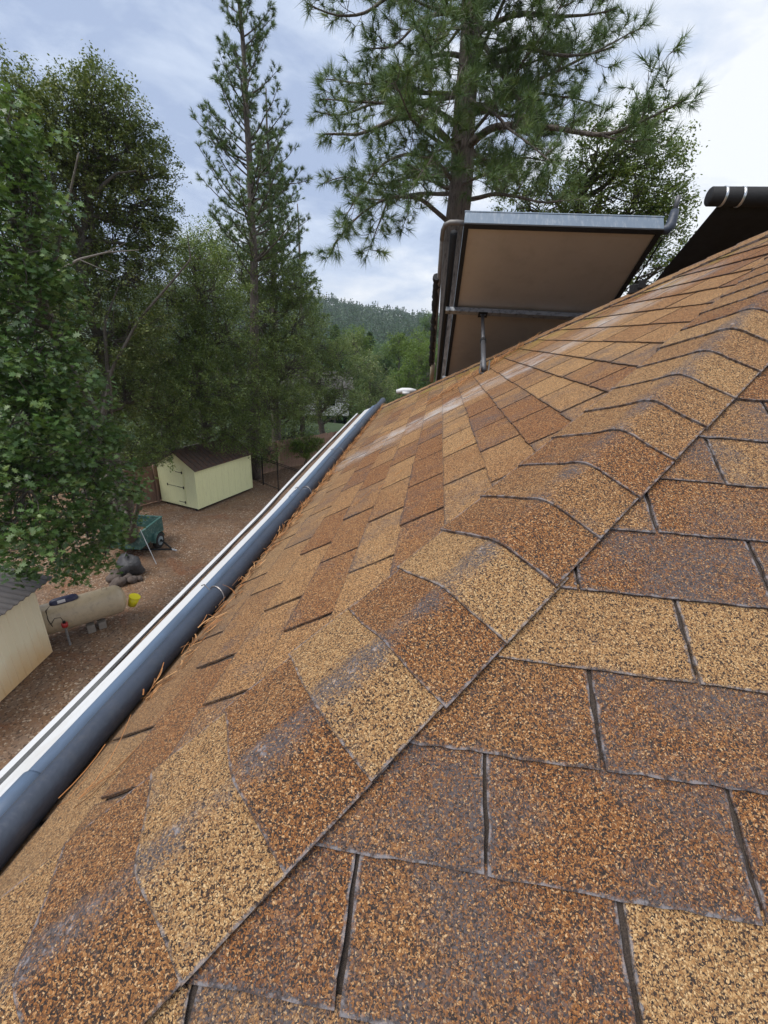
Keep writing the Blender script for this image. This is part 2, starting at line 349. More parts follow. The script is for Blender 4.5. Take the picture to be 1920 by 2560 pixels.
R_.build('shingles', M_SH, house)
FR = course_mesh(far_w, .3, .127, .2, 0, range(-1, 29), (-1, 21), [(-1, 1/HF/MH, 0), (1, 1/HF/MH, KE), (0, -1, -XE*MH*HF)], {}, 6, rag=False)
FR.build('shingles', M_SH, house)
ER = course_mesh(east_w, .3, .127, .2, 0, range(-1, 29), (-1, 21), [(-1, 1/HS, 0), (1, MH/HS, KX), (0, -1, -XE*HS)], {}, 8, rag=False)
ER.build('shingles', M_SH, house)
def hip_caps(name, hd, vl, vr, nn, o, s_start, count, ex, tones, ql=-.188, qr=.115, seed=1):
    """hd along the hip; vl / vr run down each slope square to the hip; nn up"""
    r = random.Random(seed); mb = MB()
    nl = np.cross(hd, vl); nl *= np.sign(nl[2]); nr = np.cross(hd, vr); nr *= np.sign(nr[2])
    rad = .036; qs = np.array([ql, ql+.012, -.14, -.10, -.06, -.042, -.025, -.012, 0, .012, .025, .042, .06, .085, qr-.012, qr])
    for k in range(count):
        s = s_start+k*ex; tn = tones.get(k, r.uniform(.15, .8)); wk = r.uniform(.55, 1.1); q0 = r.uniform(-.003, .003); lj = r.uniform(-.006, .006)
        ss = [s, s+.012, s+.05, s+ex*.75, s+ex+.03]; rows = []; cols = []; wz = []
        lift = .0075+r.uniform(-.001, .002)
        for i, sv_ in enumerate(ss):
            fr = (sv_-s)/(ex+.03)
            for q in qs:
                qq = q+q0+(lj if q < -.1 else 0)
                if abs(qq) < rad:      # quadratic blend over the ridge
                    t = (qq+rad)/(2*rad); P = (1-t)**2*rad*vl + t*t*rad*vr; nrm = (1-t)*nl+t*nr; nrm /= np.linalg.norm(nrm)
                    P = P*1.0; hh = .004
                else:
                    P = -qq*vl if qq < 0 else qq*vr; nrm = nl if qq < 0 else nr; hh = .004
                ht = (lift+.007)*(1-fr)+.0095*fr+(.0055*max(0, 1-abs(qq)/.045))
                sk = .018*min(1, max(0, -q/.18)) + .0015*math.sin(q*40+k)
                rows.append(o+hd*(sv_+sk)+P+nrm*ht)
                wr = .10+.80*math.exp(-((qq+.012)/.026)**2)*wk*(.75+.25*math.sin(sv_*37+k))
                if i < 2: wr += .15
                cols.append([tn, wr, r.random()]); wz.append((min(q-ql, qr-q), sv_-s))
        m = len(qs); F_ = []; UV = []
        for i in range(len(ss)-1):
            for a_ in range(m-1):
                f = (i*m+a_, i*m+a_+1, (i+1)*m+a_+1, (i+1)*m+a_); F_.append(f); UV += [wz[x] for x in f]
        nb = len(rows)                                      # butt face and the two side faces
        for a_ in range(m): rows.append(rows[a_]-(nl+nr)/2*(.016)); cols.append([tn, .3, .5])
        for a_ in range(m-1): F_.append((nb+a_, nb+a_+1, a_+1, a_)); UV += [(0, 0)]*4
        for c_, nn_ in ((0, nl), (m-1, nr)):
            b0 = len(rows)
            for i in range(len(ss)): rows.append(rows[i*m+c_]-nn_*.018); cols.append([tn, .3, .5])
            for i in range(len(ss)-1): F_.append((b0+i, b0+i+1, (i+1)*m+c_, i*m+c_)); UV += [(0, 0)]*4
        mb.add(rows, F_, np.array(cols), UV)
    return mb
h2 = math.sqrt(2+T*T); hd = V3(1, 1, T)/h2
def perp(v, d): v = v-(v@d)*d; return v/np.linalg.norm(v)
vl = perp(V3(-1, 0, -T), hd); vr = perp(V3(0, -1, -T), hd)
CT = {8: .25, 9: .8, 10: .22, 11: .88, 12: .25, 13: .42, 14: .22, 15: .5, 16: .55, 17: .68, 18: .5, 19: .72, 20: .18, 21: .5, 7: .75, 6: .25}
CT = {k-1: v for k, v in CT.items()}
hip_caps('hip_cap', hd, vl, vr, None, V3(0, 0, 0), 1.141-7*.1335, 32, .1335, CT).build('hip_caps', M_SH, house)
hd2 = V3(1, -MH, T); hd2 /= np.linalg.norm(hd2); vf_ = V3(0, 1, -TF)
hip_caps('hip_cap', hd2, perp(V3(-1, 0, -T), hd2), perp(vf_, hd2), None, V3(0, KX, 0), .2, 35, .1335, {}, -.15, .15, 4).build('hip_caps', M_SH, house)
for hdx, o, a1, a2 in ((V3(-1, 1, T), V3(KE, 0, 0), V3(1, 0, -T), V3(0, -1, -T)), (V3(-1, -MH, T), V3(KE, KX, 0), V3(1, 0, -T), vf_)):
    hdx = hdx/np.linalg.norm(hdx); hip_caps('hip_cap', hdx, perp(a1, hdx), perp(a2, hdx), None, o, .2, 31, .1335, {}, -.15, .15, 9).build('hip_caps', M_SH, house)
# walls, gutter, fascia
wb = MB(); wb.box((.55, .55, GZ), (KE-.55, KX-.6, -.09)); wb.build('wall', M_WALL, house)
def drift(y): return float(np.interp(y, [2.6, 3.5, 6.3], [0, -.02, -.065]))
g = MB(); ys = np.linspace(-.1, 6.25, 14)
def lip(y): return float(np.interp(y, [0, 1.1, 1.7, 2.4, 3.2, 6.3], [.055, .05, .035, .015, -.01, -.018]))
def lipz(y): return .027+.57*(lip(y)+.01)
ys = np.linspace(-.1, 6.2, 22); pv = []
for y in ys:
    l_ = lip(y); d_ = drift(y)
    z_ = lipz(y); pf = [(.215, T*.215-.001), (.18, .122), (.07, .068), (.064, .060), (.066, .01), (.05, -.04), (min(.04, l_), -.04), (l_-.008, -.02), (l_-.008, z_-.006), (l_, z_), (l_-.016, z_), (l_-.022, z_-.006), (l_-.02, -.02), (l_-.01, -.065), (.10, -.07), (.18, -.01)]
    pv += [(x+d_, y, z) for x, z in pf]
m = len(pf)
fs = []
for i in range(len(ys)-1):
    for a_ in range(m-1): fs.append((i*m+a_, (i+1)*m+a_, (i+1)*m+a_+1, i*m+a_+1))
fs += [tuple(range(m))]; fs += [tuple(range((len(ys)-1)*m, len(ys)*m))[::-1]]
g.add(pv, fs); gutter = g.build('gutter', M_WHITE, house)
M_LIT = simple('gutter_litter', (.10, .062, .038), .95, var=.6, scale=30, bmp=1, bscale=60, bdist=.01, dirt=(.28, .17, .09), dirtamt=.7)
lv = []; ys2 = np.linspace(1.3, 6.2, 60)
for y in ys2: lv += [(lip(y)-.007+drift(y), y, lipz(y)-.018+.004*math.sin(y*9)), ((lip(y)+.06)/2+drift(y), y, lipz(y)-.006+.006*math.sin(y*17+1)), (.064+drift(y), y, lipz(y)-.008+.004*math.sin(y*13))]
lm_ = MB().add(lv, [(i*3+a_, i*3+a_+1, (i+1)*3+a_+1, (i+1)*3+a_) for i in range(59) for a_ in range(2)])
lm_.build('gutter_litter', M_LIT, house)

# ------------------------------------------------------------------ pipes along the eave
def on_left(x, y, h): return V3(x, y, T*x+h*HS)
p2 = thing('insulated_pipe', 'thick black insulated pipe lying on the shingles along the gutter', 'pipe', on_left(.32, 3, 0))
yy = np.linspace(.1, 6.35, 70); rr_ = random.Random(4)
c2 = [on_left(.309+drift(y)*1.15+.002*math.sin(y*5), y, .030+.009*max(0, (y-2)/4.3)+.0008*math.sin(y*7+1)) for y in yy]
MB().tube(c2, [.0275+.0075*max(0, (y-2)/4.3)+rr_.uniform(-.0006, .0006) for y in yy], 20).build('insulation_sleeve', M_INS, p2, True)
for yj in (2.45, 3.1, 3.7, 4.6, 5.6):
    i = int(np.argmin(abs(yy-yj))); c = np.array(c2[i]); d = (np.array(c2[i+1])-c); d /= np.linalg.norm(d)
    MB().tube([c-d*.010, c+d*.010], .0297+.0075*max(0, (yj-2)/4.3), 20).build('joint_band', M_INS, p2, True)
M_WIRE = simple('wire_tie', (.25, .23, .22), .4, .8)
for yj in (1.45, 2.5, 3.35, 4.4):
    i = int(np.argmin(abs(yy-yj))); c = np.array(c2[i]); an = np.linspace(-.5, 3.6, 16)
    MB().tube([c+V3(.0305*math.cos(a_)*1, .012*a_, .0305*math.sin(a_)) for a_ in an]+[c+V3(-.06, .05, .012), c+V3(-.075, .06, .0)], .0022, 6).build('wire_tie', M_WIRE, p2)
p1 = thing('bare_pipe', 'smooth blue grey plastic pipe between the white gutter and the insulated pipe', 'pipe', on_left(.2, 3, 0))
y1 = np.linspace(.1, 6.1, 50)
c1 = [on_left(.222+drift(y)*1.3, y, .0255+.006*max(0, (y-2)/4.3)) for y in y1]
MB().tube(c1, [.0235+.006*max(0, (y-2)/4.3) for y in y1], 20).build('tube', M_PVC, p1, True)
for yj in (.78, 2.55, 4.5):
    i = int(np.argmin(abs(y1-yj))); c = np.array(c1[i]); MB().tube([c-V3(0, .05, 0), c-V3(0, .045, 0), c+V3(0, .045, 0), c+V3(0, .05, 0)], [.0243, .027, .027, .0243], 20).build('coupling', M_PVC, p1, True)
ce = np.array(c1[-1]); MB().tube([ce, ce+V3(.005, .03, .003), ce+V3(.03, .045, .015), ce+V3(.06, .045, .035)],   .0235, 16).build('elbow', M_PVC, p1, True)

# ------------------------------------------------------------------ solar collectors on the far slope
M_FRAME = simple('collector_frame', (.15, .19, .24), .5, .3, var=.12, scale=6, bmp=.1, dirt=(.5, .5, .5), dirtamt=.25, stretch=(4, 1, 1))
M_BLACK = simple('black_rubber', (.018, .018, .019), .7, var=.4, scale=20, bmp=.4, bscale=80, spec=.3)
M_BACK = simple('collector_back', (.48, .435, .385), .42, .4, var=.16, scale=2.2, bmp=.25, bscale=160, bdist=.001, dirt=(.32, .28, .24), dirtamt=.35)
M_GALV = simple('galvanised_rail', (.32, .33, .34), .45, .6, var=.25, scale=14, dirt=(.06, .055, .05), dirtamt=.8)
M_POST = simple('grey_post', (.10, .10, .105), .5, .4, var=.3, scale=30)
M_COPPER = simple('weathered_pipe', (.16, .15, .14), .5, .4, var=.4, scale=20)
M_TAN = simple('tan_pipe', (.40, .33, .24), .7, var=.2, scale=20)
dv = V3(0, .818, -.5753); nv = V3(0, .5753, .818)
PO = V3(1.026, 4.0, 1.7808); PW, PL = 1.337, 2.42
def PP(u, v, w):  return PO+V3(1, 0, 0)*u+dv*v+nv*w          # across, down, above the back sheet
def PM(a): return np.array([PP(*q) for q in a])
col = thing('solar_collector', 'tilted flat plate solar collector showing its tan back sheet and grey frame above the roof', 'solar panel', PP(PW/2, PL, 0))
MB().box((.03, .03, .006), (PW-.03, PL-.03, .012), PM).build('back_sheet', M_BACK, col)
fm = MB(); fm.box((0, -.004, 0), (PW, .022, .098), PM); fm.box((0, PL-.02, 0), (PW, PL, .098), PM)
fm.box((0, .023, .0), (.02, PL-.021, .098), PM); fm.box((PW-.02, .023, 0), (PW, PL-.021, .098), PM)
fm.box((-.004, -.008, .092), (PW+.004, .012, .102), PM); fm.build('frame', M_FRAME, col, bevel=.002)
gk = MB(); gk.box((.0, -.006, -.012), (PW, .034, -.0005), PM); gk.box((0, .035, -.01), (.034, PL, -.0005), PM); gk.box((PW-.034, .035, -.01), (PW, PL, -.0005), PM)
gk.box((.034, PL-.03, -.01), (PW-.034, PL, -.0005), PM); gk.build('edge_gasket', M_BLACK, col)
gm, gnt, gb = newmat('collector_glass'); gb.inputs['Base Color'].default_value = (.01, .012, .016, 1); gb.inputs['Roughness'].default_value = .08
MB().box((.021, .024, .08), (PW-.021, PL-.022, .09), PM).build('glass', gm, col)
rl = MB(); rv = .845
rl.box((-.07, rv, -.05), (PW+.12, rv+.003, -.012), PM); rl.box((-.07, rv, -.012), (PW+.12, rv+.05, -.0095), PM); rl.box((-.07, rv+.003, -.05), (PW+.12, rv+.045, -.047), PM)
rl.build('mounting_rail', M_GALV, col)
rl = MB(); rl.box((-.03, 2.0, -.05), (PW+.05, 2.003, -.012), PM); rl.box((-.03, 2.0, -.05), (PW+.05, 2.04, -.047), PM); rl.build('mounting_rail', M_GALV, col)
top = PP(.262, rv+.03, -.06); base = V3(1.262, 3.645, T*1.262+.012)
pl = MB(); px = PP(.262, rv, -.054)
pl.box((.222, rv-.008, -.058), (.302, rv+.06, -.0525), PM); pl.build('strut_plate', M_BLACK, col)
for a_ in (.245, .28): MB().tube([PP(a_, rv+.02, -.0585), PP(a_, rv+.02, -.066)], .006, 8).build('bolt', M_GALV, col)
d_ = base-top
MB().tube([top, top+d_*.55], .015, 14).build('strut', M_POST, col, True)
MB().tube([top+d_*.5, top+d_*.985], .0195, 14).build('strut', M_POST, col, True)
MB().tube([top+d_*.495, top+d_*.53], .024, 14).build('clamp_collar', M_BLACK, col)
ft = MB()
for sx in (-.032, .028): ft.box((sx, -.02, -.012), (sx+.005, .02, .075), lambda a: a+base)
ft.box((-.032, -.03, -.013), (.033, .03, -.009), lambda a: a+base); ft.build('strut_foot', M_GALV, col)
for xs in (.15, PW-.15):
    q = PP(xs, 2.02, -.05); MB().tube([q, V3(q[0], q[1]-.04, TF*(KX-q[1]+.04)+.004)], .018, 8).build('strut', M_POST, col)
# riser pipes beside the collector
rp = thing('riser_pipe', 'bent grey riser pipe with torn black insulation left of the solar collector', 'pipe', PP(-.15, 2.2, 0))
a0 = PP(.0, .06, .045); 
MB().tube([PP(.03, .05, .05), PP(-.05, .045, .052), PP(-.10, .045, .05), PP(-.132, .06, .045), PP(-.145, .10, .04), PP(-.148, .18, .035)], .018, 12).build('elbow', M_COPPER, rp, True)
MB().tube([PP(-.148, .17, .035), PP(-.15, 1.2, .03), PP(-.152, 1.86, .03)], .017, 10).build('tube', M_COPPER, rp, True)
r5 = random.Random(5)
vv = np.linspace(.55, 1.86, 40)
MB().tube([PP(-.165-.008*r5.random(), v, .03+.01*r5.random()) for v in vv], [.024+.011*r5.random() for _ in vv], 9).build('torn_insulation', M_BLACK, rp)
MB().tube([PP(-.152, 1.83, .03), PP(-.152, 2.2, .03)], .026, 12).build('lower_sleeve', M_TAN, rp, True)
rp2 = thing('feed_pipe', 'straight black wrapped pipe between the riser pipe and the solar collector', 'pipe', PP(-.075, 2.3, 0))
MB().tube([PP(-.066, .11, .03), PP(-.066, .8, .03), PP(-.07, 2.3, .03)], .026, 12).build('sleeve', M_BLACK, rp2, True)
rp3 = thing('wrapped_pipe', 'black tape wrapped pipe bending upward off the right end of the solar collector', 'pipe', PP(PW, .05, .03))
q = PP(PW, .03, .02)
pts = [q+V3(-.02, 0, 0), q+V3(.03, .0, .005), q+V3(.055, .01, .035), q+V3(.062, .02, .08), q+V3(.066, .03, .125)]
MB().tube(pts, [.022, .033, .034, .03, .026], 12).build('tape_wrap', M_INS, rp3, True)
MB().tube([pts[-1]-V3(0, 0, .01), pts[-1]+V3(.004, .01, .05), pts[-1]+V3(.006, .012, .085)], .015, 10).build('tube', M_POST, rp3, True)
cb_ = [PP(PW+.03, .08, .0)+V3(0, 0, -.02*0), PP(PW+.02, .3, -.03), PP(PW-.0, .9, -.1), PP(PW-.06, 1.4, -.05)]
MB().tube(cb_, .006, 6).build('cable', M_BLACK, col)
# unglazed mat collector
mt_ = thing('solar_mat', 'black rubber solar mat hanging from a round header with silver straps at right', 'solar mat', V3(3.2, 3.6, 1.8))
hy, hz, hr = 3.6, 1.866, .048
MB().tube([V3(2.405, hy, hz), V3(2.412, hy, hz), V3(4.6, hy, hz+.03)], [hr-.006, hr, hr], 24).build('header', M_BLACK, mt_, True)
M_STRAP = simple('steel_strap', (.6, .61, .62), .3, .9, var=.1, bmp=0)
for xs in (2.475, 2.57): MB().tube([V3(xs, hy, hz+.001), V3(xs+.012, hy, hz+.001)], hr+.003, 24).build('strap', M_STRAP, mt_, True)
sh = MB(); SX = 2.49; us = np.linspace(0, 1, 8); vs_ = np.linspace(0, 1.9, 14); P_ = []
for th in (0, .014):
    for u in us:
        for v in vs_:
            P_.append(V3(SX+.015*math.sin(v*2)+u*2.0, hy, hz-.045+.03*u*0+.0)+V3(0, .883, -.469)*v+nv*(.02+th+.01*math.sin(u*9+v*3)))
nn = len(vs_); F_ = []
for t_ in (0, 1):
    for i in range(7):
        for j in range(nn-1):
            a_ = t_*8*nn+i*nn+j; F_.append((a_, a_+1, a_+nn+1, a_+nn))
for i in range(7): F_.append((i*nn, (i+1)*nn, 8*nn+(i+1)*nn, 8*nn+i*nn))
for j in range(nn-1): F_.append((j, 8*nn+j, 8*nn+j+1, j+1))
sh.add(P_, F_); sh.build('mat_sheet', M_BLACK, mt_, True)
for xs in (2.9, 3.6): MB().box((xs, hy+.0, TF*(KX-hy)-.02), (xs+.04, hy+.04, hz-.03)).build('support_leg', M_POST, mt_)
# small roof fixings near the far hip
for (x, y), lb in (((2.5, 2.82), 'small black bracket on the shingles just below the rubber mat'), ((2.08, 3.42), 'small black bracket on the hip beside the lower corner of the solar collector')):
    t = thing('roof_bracket', lb, 'bracket', on_left(x, y, 0), 'brackets on the roof')
    o = on_left(x, y, .012); MB().box((-.045, -.03, -.02), (.045, .03, .03), lambda a: a+o).build('foot_block', M_BLACK, t, bevel=.004)
    MB().box((-.02, -.036, .01), (.02, -.031, .05), lambda a: a+o).build('lug', M_BLACK, t)
vt = thing('roof_vent', 'small white vent cap at the far lower edge of the roof', 'vent', on_left(.58, 5.72, 0))
o = on_left(.58, 5.76, 0)
MB().tube([o, o+V3(0, 0, .03)], .05, 12).build('stub', M_WHITE, vt, True)
MB().tube([o+V3(-.12, 0, .02), o+V3(-.05, .01, .035), o+V3(.05, 0, .045), o+V3(.12, -.01, .05)], [.022, .034, .03, .014], 12).build('cap', M_WHITE, vt, True)

# ------------------------------------------------------------------ needle litter on the roof
M_NEED = leaf_mat('fallen_needles', [(.09, .045, .02), (.20, .09, .035), (.36, .15, .05), (.45, .26, .12)], .1, .7, .2)
def needles(name, centers, spread, n, length, par, label=None, kind='stuff', seed=1, wid=.0011, up=.35, main=None):
    r = np.random.default_rng(seed); V = []; C_ = []
    for c in centers:
        k = r.integers(n//2, n)
        for _ in range(k):
            p = c+r.normal(0, 1, 3)*spread; p[2] = T*p[0]+abs(r.normal(0, .012))+.006
            a_ = r.uniform(0, 6.28) if main is None else r.normal(main, .45)
            L_n = length*r.uniform(.4, 1.2); d = V3(math.cos(a_), math.sin(a_), T*math.cos(a_)+r.normal(0, up)*.5); d /= np.linalg.norm(d)
            bend = V3(-d[1], d[0], 0)*r.normal(0, .25); sdv = np.cross(d, V3(0, 0, 1)); sdv /= np.linalg.norm(sdv); w = wid*r.uniform(.7, 1.5)
            pr = p; cc = r.random()
            for q in range(4):
                t0, t1 = q/4, (q+1)/4
                A = p+d*L_n*t0+bend*L_n*t0*t0; B = p+d*L_n*t1+bend*L_n*t1*t1
                A[2] = max(A[2], T*A[0]+.005); B[2] = max(B[2], T*B[0]+.005)
                V += [A-sdv*w, A+sdv*w, B+sdv*w, B-sdv*w]; C_.append([cc, 0, 0])
    return mesh_batch(name, np.array(V), 4, M_NEED, par, np.array(C_), kind, label, 'litter')
rr = np.random.default_rng(3); cs = []
for y in np.concatenate([np.linspace(1.05, 5.9, 110), rr.uniform(1.9, 5.9, 110)]):
    cs.append(V3(.350+drift(y)*1.15+abs(rr.normal(0, .015)), y, 0))
needles('needle_litter', cs, .009, 12, .045, None, 'rusty pine needles and twigs caught between the black pipe and the shingles', seed=2, main=1.57, wid=.0012)
needles('needle_litter', [V3(.36, .82, 0), V3(.41, .80, 0)],   .010, 4, .15, None, 'long orange pine needles lying loose on the shingles beside the near pipe end', seed=5, main=1.3, wid=.0007)
needles('needle_litter', [V3(1.2+.12*i, 3.75+.07*i, 0) for i in range(-2, 4)], .05, 60, .11, None, 'heap of brown pine needles around the foot of the collector strut', seed=6, main=.9, wid=.0015, up=.22)
needles('needle_litter', [V3(rr.uniform(.6, 2), rr.uniform(1.2, 4), 0) for _ in range(5)], .03, 4, .12, None, 'a few stray pine needles scattered over the open shingles', seed=8)
# ------------------------------------------------------------------ ground and hills
def hill_z(x, y):
    dx, dy = x-CAM[0], y-CAM[1]; r = math.hypot(dx, dy); az = math.degrees(math.atan2(dx, dy))
    z = GZ
    r0 = np.interp(az, [-180, -60, -20, 0, 180], [60, 60, 42, 38, 60])
    if r > r0:
        zz = np.interp(r, [r0, r0+30, 130, 220, 340, 520, 760, 900, 2500], [GZ, -14, -24, -30, -26, 0, 34, 40, 20])
        rd = np.interp(az, [-40, -16, -11, -7, -3, 0, 6, 60], [1.12, 1.12, 1.02, .94, .88, .84, .8, .8])
        if r > 220: zz = -30+(zz+30)*(1+(rd-1)*min(1, (r-220)/400))
        zz += (math.sin(az*.9+r*.01)*2.0+math.sin(az*2.3+1)*1.2)*min(1, (r-r0)/200)
        z = zz
    return z
gr = MB(); rads = [0, 3, 6, 9, 12, 15, 18, 21, 24, 28, 32, 36, 42, 50, 60, 75, 95, 120, 150, 190, 240, 300, 370, 450, 540, 640, 760, 900, 1200, 2500]
NA = 180; gv = []
for r_ in rads:
    for k in range(NA):
        a_ = 2*math.pi*k/NA; x, y = CAM[0]+r_*math.sin(a_), CAM[1]+r_*math.cos(a_); gv.append((x, y, hill_z(x, y)))
gf = [(i*NA+k, i*NA+(k+1) % NA, (i+1)*NA+(k+1) % NA, (i+1)*NA+k) for i in range(len(rads)-1) for k in range(NA)]
m, nt, b = newmat('ground'); co = objco(nt)
n_big = noise(nt, co, .35, 4, .6); n_mid = noise(nt, co, 2.2, 5, .7)
c = mix(nt, ramp(nt, n_big, [(.35, 0), (.65, 1)]), (.17, .088, .044), (.29, .165, .088))
c = mix(nt, ramp(nt, n_mid, [(.45, 0), (.62, .8)]), c, (.24, .165, .115))
c = mix(nt, ramp(nt, noise(nt, co, .5, 3, .7, 1), [(.58, 0), (.68, .65)]), c, (.26, .10, .04))      # drifts of orange needles
v1 = nt.nodes.new('ShaderNodeTexVoronoi'); v1.inputs['Scale'].default_value = 27; nt.links.new(co, v1.inputs['Vector'])
s1 = nt.nodes.new('ShaderNodeSeparateColor'); nt.links.new(v1.outputs['Color'], s1.inputs[0])
c = mix(nt, math_(nt, 'MULTIPLY', ramp(nt, s1.outputs[0], [(.80, 0), (.86, 1)]), ramp(nt, noise(nt, co, .9, 4), [(.3, .15), (.6, .9)])), c, mix(nt, s1.outputs[1], (.30, .19, .11), (.60, .50, .38)))
c = mix(nt, ramp(nt, s1.outputs[2], [(.75, 0), (.8, .7)]), c, (.05, .032, .022))
c = mix(nt, ramp(nt, noise(nt, co, 22, 4, .8), [(.4, 0), (.7, .45)]), c, (.10, .058, .036))
dist_ = nt.nodes.new('ShaderNodeVectorMath'); dist_.operation = 'LENGTH'; nt.links.new(co, dist_.inputs[0])
far_ = nt.nodes.new('ShaderNodeMapRange'); far_.inputs['From Min'].default_value = 27; far_.inputs['From Max'].default_value = 34; nt.links.new(dist_.outputs['Value'], far_.inputs[0])
c = mix(nt, far_.outputs[0], c, mix(nt, noise(nt, co, .05, 6, .7), (.03, .055, .02), (.055, .085, .03)))      # brush-covered valley and hill
nt.links.new(c, b.inputs['Base Color']); b.inputs['Roughness'].default_value = .95
bump(nt, b, math_(nt, 'ADD', noise(nt, co, 14, 5, .7), math_(nt, 'MULTIPLY', s1.outputs[0], .5)), .8, .05)
gr.add(gv, gf); gr.build('ground', m, None, True, kind='structure')

# ------------------------------------------------------------------ yard things
def frame2(o, ax, ay, rot=None):
    ax = V3(*ax); ax /= np.linalg.norm(ax); ay = V3(*ay); ay = ay/np.linalg.norm(ay); az = np.cross(ax, ay); o = V3(*o)
    return lambda a: np.array([o+ax*q[0]+ay*q[1]+az*q[2] for q in np.atleast_2d(a)])
M_SHED = simple('pale_yellow_siding', (.74, .75, .43), .7, var=.05, scale=3, bmp=.25, bscale=40, stretch=(3, 3, .5), dirt=(.45, .43, .28), dirtamt=.25)
M_BROOF = simple('brown_metal_roof', (.095, .068, .056), .5, .2, var=.2, scale=3, bmp=.1, dirt=(.25, .10, .045), dirtamt=.55)
M_HINGE = simple('black_iron', (.012, .012, .013), .5, .5, bmp=0)
sA, sB, sC = V3(-11.22, 17.85, 0), V3(-9.162, 17.266, 0), V3(-8.05, 20.62, 0)
lx = np.linalg.norm(sB-sA); ly = np.linalg.norm(sC-sB); z0 = -6.68; wh = 1.82; rh = 2.44
shed = thing('garden_shed', 'pale yellow shed with brown ribbed metal gable roof and strap hinged door', 'shed', (sA+sB+sC)/3+V3(0, 0, GZ))
ax, ay = (sB-sA)/lx, (sC-sB)/ly
Z = V3(0, 0, 1)
def Q(u, v, w): return sA+ax*u+ay*v+Z*(z0+w)
def QM(a): return np.array([Q(*p) for p in a])
w_ = MB(); base_ = [(0, 0, 0), (lx, 0, 0), (lx, ly, 0), (0, ly, 0), (0, 0, wh), (lx, 0, wh), (lx, ly, wh), (0, ly, wh), (lx/2, 0, rh), (lx/2, ly, rh)]
w_.add([Q(*p) for p in base_], [(0, 1, 5, 8, 4), (1, 2, 6, 5), (2, 3, 7, 9, 6), (3, 0, 4, 7)])
for i in range(1, 9): w_.box((lx+.001, i*ly/9-.006, .02), (lx+.004, i*ly/9+.006, wh-.04), QM)
w_.build('wall', M_SHED, shed)
for u, v in ((lx, 0), (lx, ly), (0, 0)):
    cn = MB(); cn.box((u-.05, v-.012, .0), (u+.012, v+.05, wh-.03), QM) if v == 0 else cn.box((u-.05, v-.05, 0), (u+.014, v+.012, wh-.03), QM)
    cn.build('corner_trim', M_SHED, shed)
ov = .10; oy = .05; hw = lx/2; sl = (rh-wh)/hw
for sgn in (-1, 1):
    rf = MB()
    def RP(a_, v, w, sgn=sgn): return Q(hw+sgn*a_, v, rh-sl*a_+w)
    E_ = hw+ov; c8 = [RP(0, -oy, .012), RP(E_, -oy, .012), RP(E_, ly+oy, .012), RP(0, ly+oy, .012), RP(0, -oy, .05), RP(E_, -oy, .05), RP(E_, ly+oy, .05), RP(0, ly+oy, .05)]
    rf.add(c8, [(0, 1, 2, 3), (4, 5, 6, 7), (0, 1, 5, 4), (1, 2, 6, 5), (2, 3, 7, 6)])
    nr_ = 14
    for i in range(nr_+1):
        v = -oy+(ly+2*oy)*i/nr_; q8 = [RP(.02, v-.014, .051), RP(E_, v-.014, .051), RP(E_, v+.014, .051), RP(.02, v+.014, .051), RP(.02, v-.007, .085), RP(E_, v-.007, .085), RP(E_, v+.007, .085), RP(.02, v+.007, .085)]
        rf.add(q8, [(4, 5, 6, 7), (0, 1, 5, 4), (1, 2, 6, 5), (2, 3, 7, 6), (3, 0, 4, 7)])
    rf.build('roof', M_BROOF, shed)
rc = MB(); v8 = []
for v in (-oy, ly+oy): v8 += [Q(hw-.14, v, rh-sl*.14+.09), Q(hw, v, rh+.10), Q(hw+.14, v, rh-sl*.14+.09)]
rc.add(v8, [(0, 1, 4, 3), (1, 2, 5, 4)]); rc.build('ridge_cap', M_BROOF, shed)
door = MB(); door.box((.42, -.025, .08), (1.42, -.003, 1.72), QM)
for u in (.36, 1.425): door.box((u, -.018, .08), (u+.055, -.002, 1.78), QM)
door.box((.36, -.018, 1.725), (1.48, -.002, 1.78), QM); do = door.build('door', M_SHED, shed)
for w in (.2, .9, 1.6):
    MB().box((1.05, -.034, w-.012), (1.42, -.026, w+.012), QM).box((1.40, -.04, w-.06), (1.45, -.02, w+.06), QM).build('strap_hinge', M_HINGE, do)
MB().box((.45, -.04, .86), (.50, -.026, .97), QM).box((.50, -.036, .90), (1.02, -.029, .915), QM).build('latch_bar', M_HINGE, do)
for u in (.2, lx-.2): MB().box((u-.05, .05, -.12), (u+.05, ly-.05, -.002), QM).build('skid', M_HINGE, shed)

# near shed at the left edge
M_CREAM = None
m, nt, b = newmat('cream_metal_siding'); co = objco(nt)
c = mix(nt, noise(nt, scaled(nt, co, (1, 1, .3)), 3, 4), (.74, .67, .48), (.82, .76, .58))
sz = nt.nodes.new('ShaderNodeSeparateXYZ'); nt.links.new(co, sz.inputs[0])
rz = nt.nodes.new('ShaderNodeMapRange'); rz.inputs['From Min'].default_value = .95; rz.inputs['From Max'].default_value = .0
nt.links.new(math_(nt, 'ADD', sz.outputs[2], math_(nt, 'MULTIPLY', noise(nt, scaled(nt, co, (1, 2.2, .4)), 1.6, 4), .8)), rz.inputs[0]); rz.inputs['From Min'].default_value = 1.25; rz.inputs['From Max'].default_value = .45
c = mix(nt, math_(nt, 'MULTIPLY', rz.outputs[0], .75), c, (.62, .36, .13))
nt.links.new(c, b.inputs['Base Color']); b.inputs['Roughness'].default_value = .5; M_CREAM = m
M_CORR = simple('corrugated_roof', (.075, .068, .066), .7, .2, var=.3, scale=3, bmp=.1, stretch=(.5, 3, 1), dirt=(.14, .11, .09))
ns = thing('metal_shed', 'cream vertical ribbed metal shed with rust stains and dark corrugated roof at the left edge', 'shed', (-9.5, 6.6, GZ))
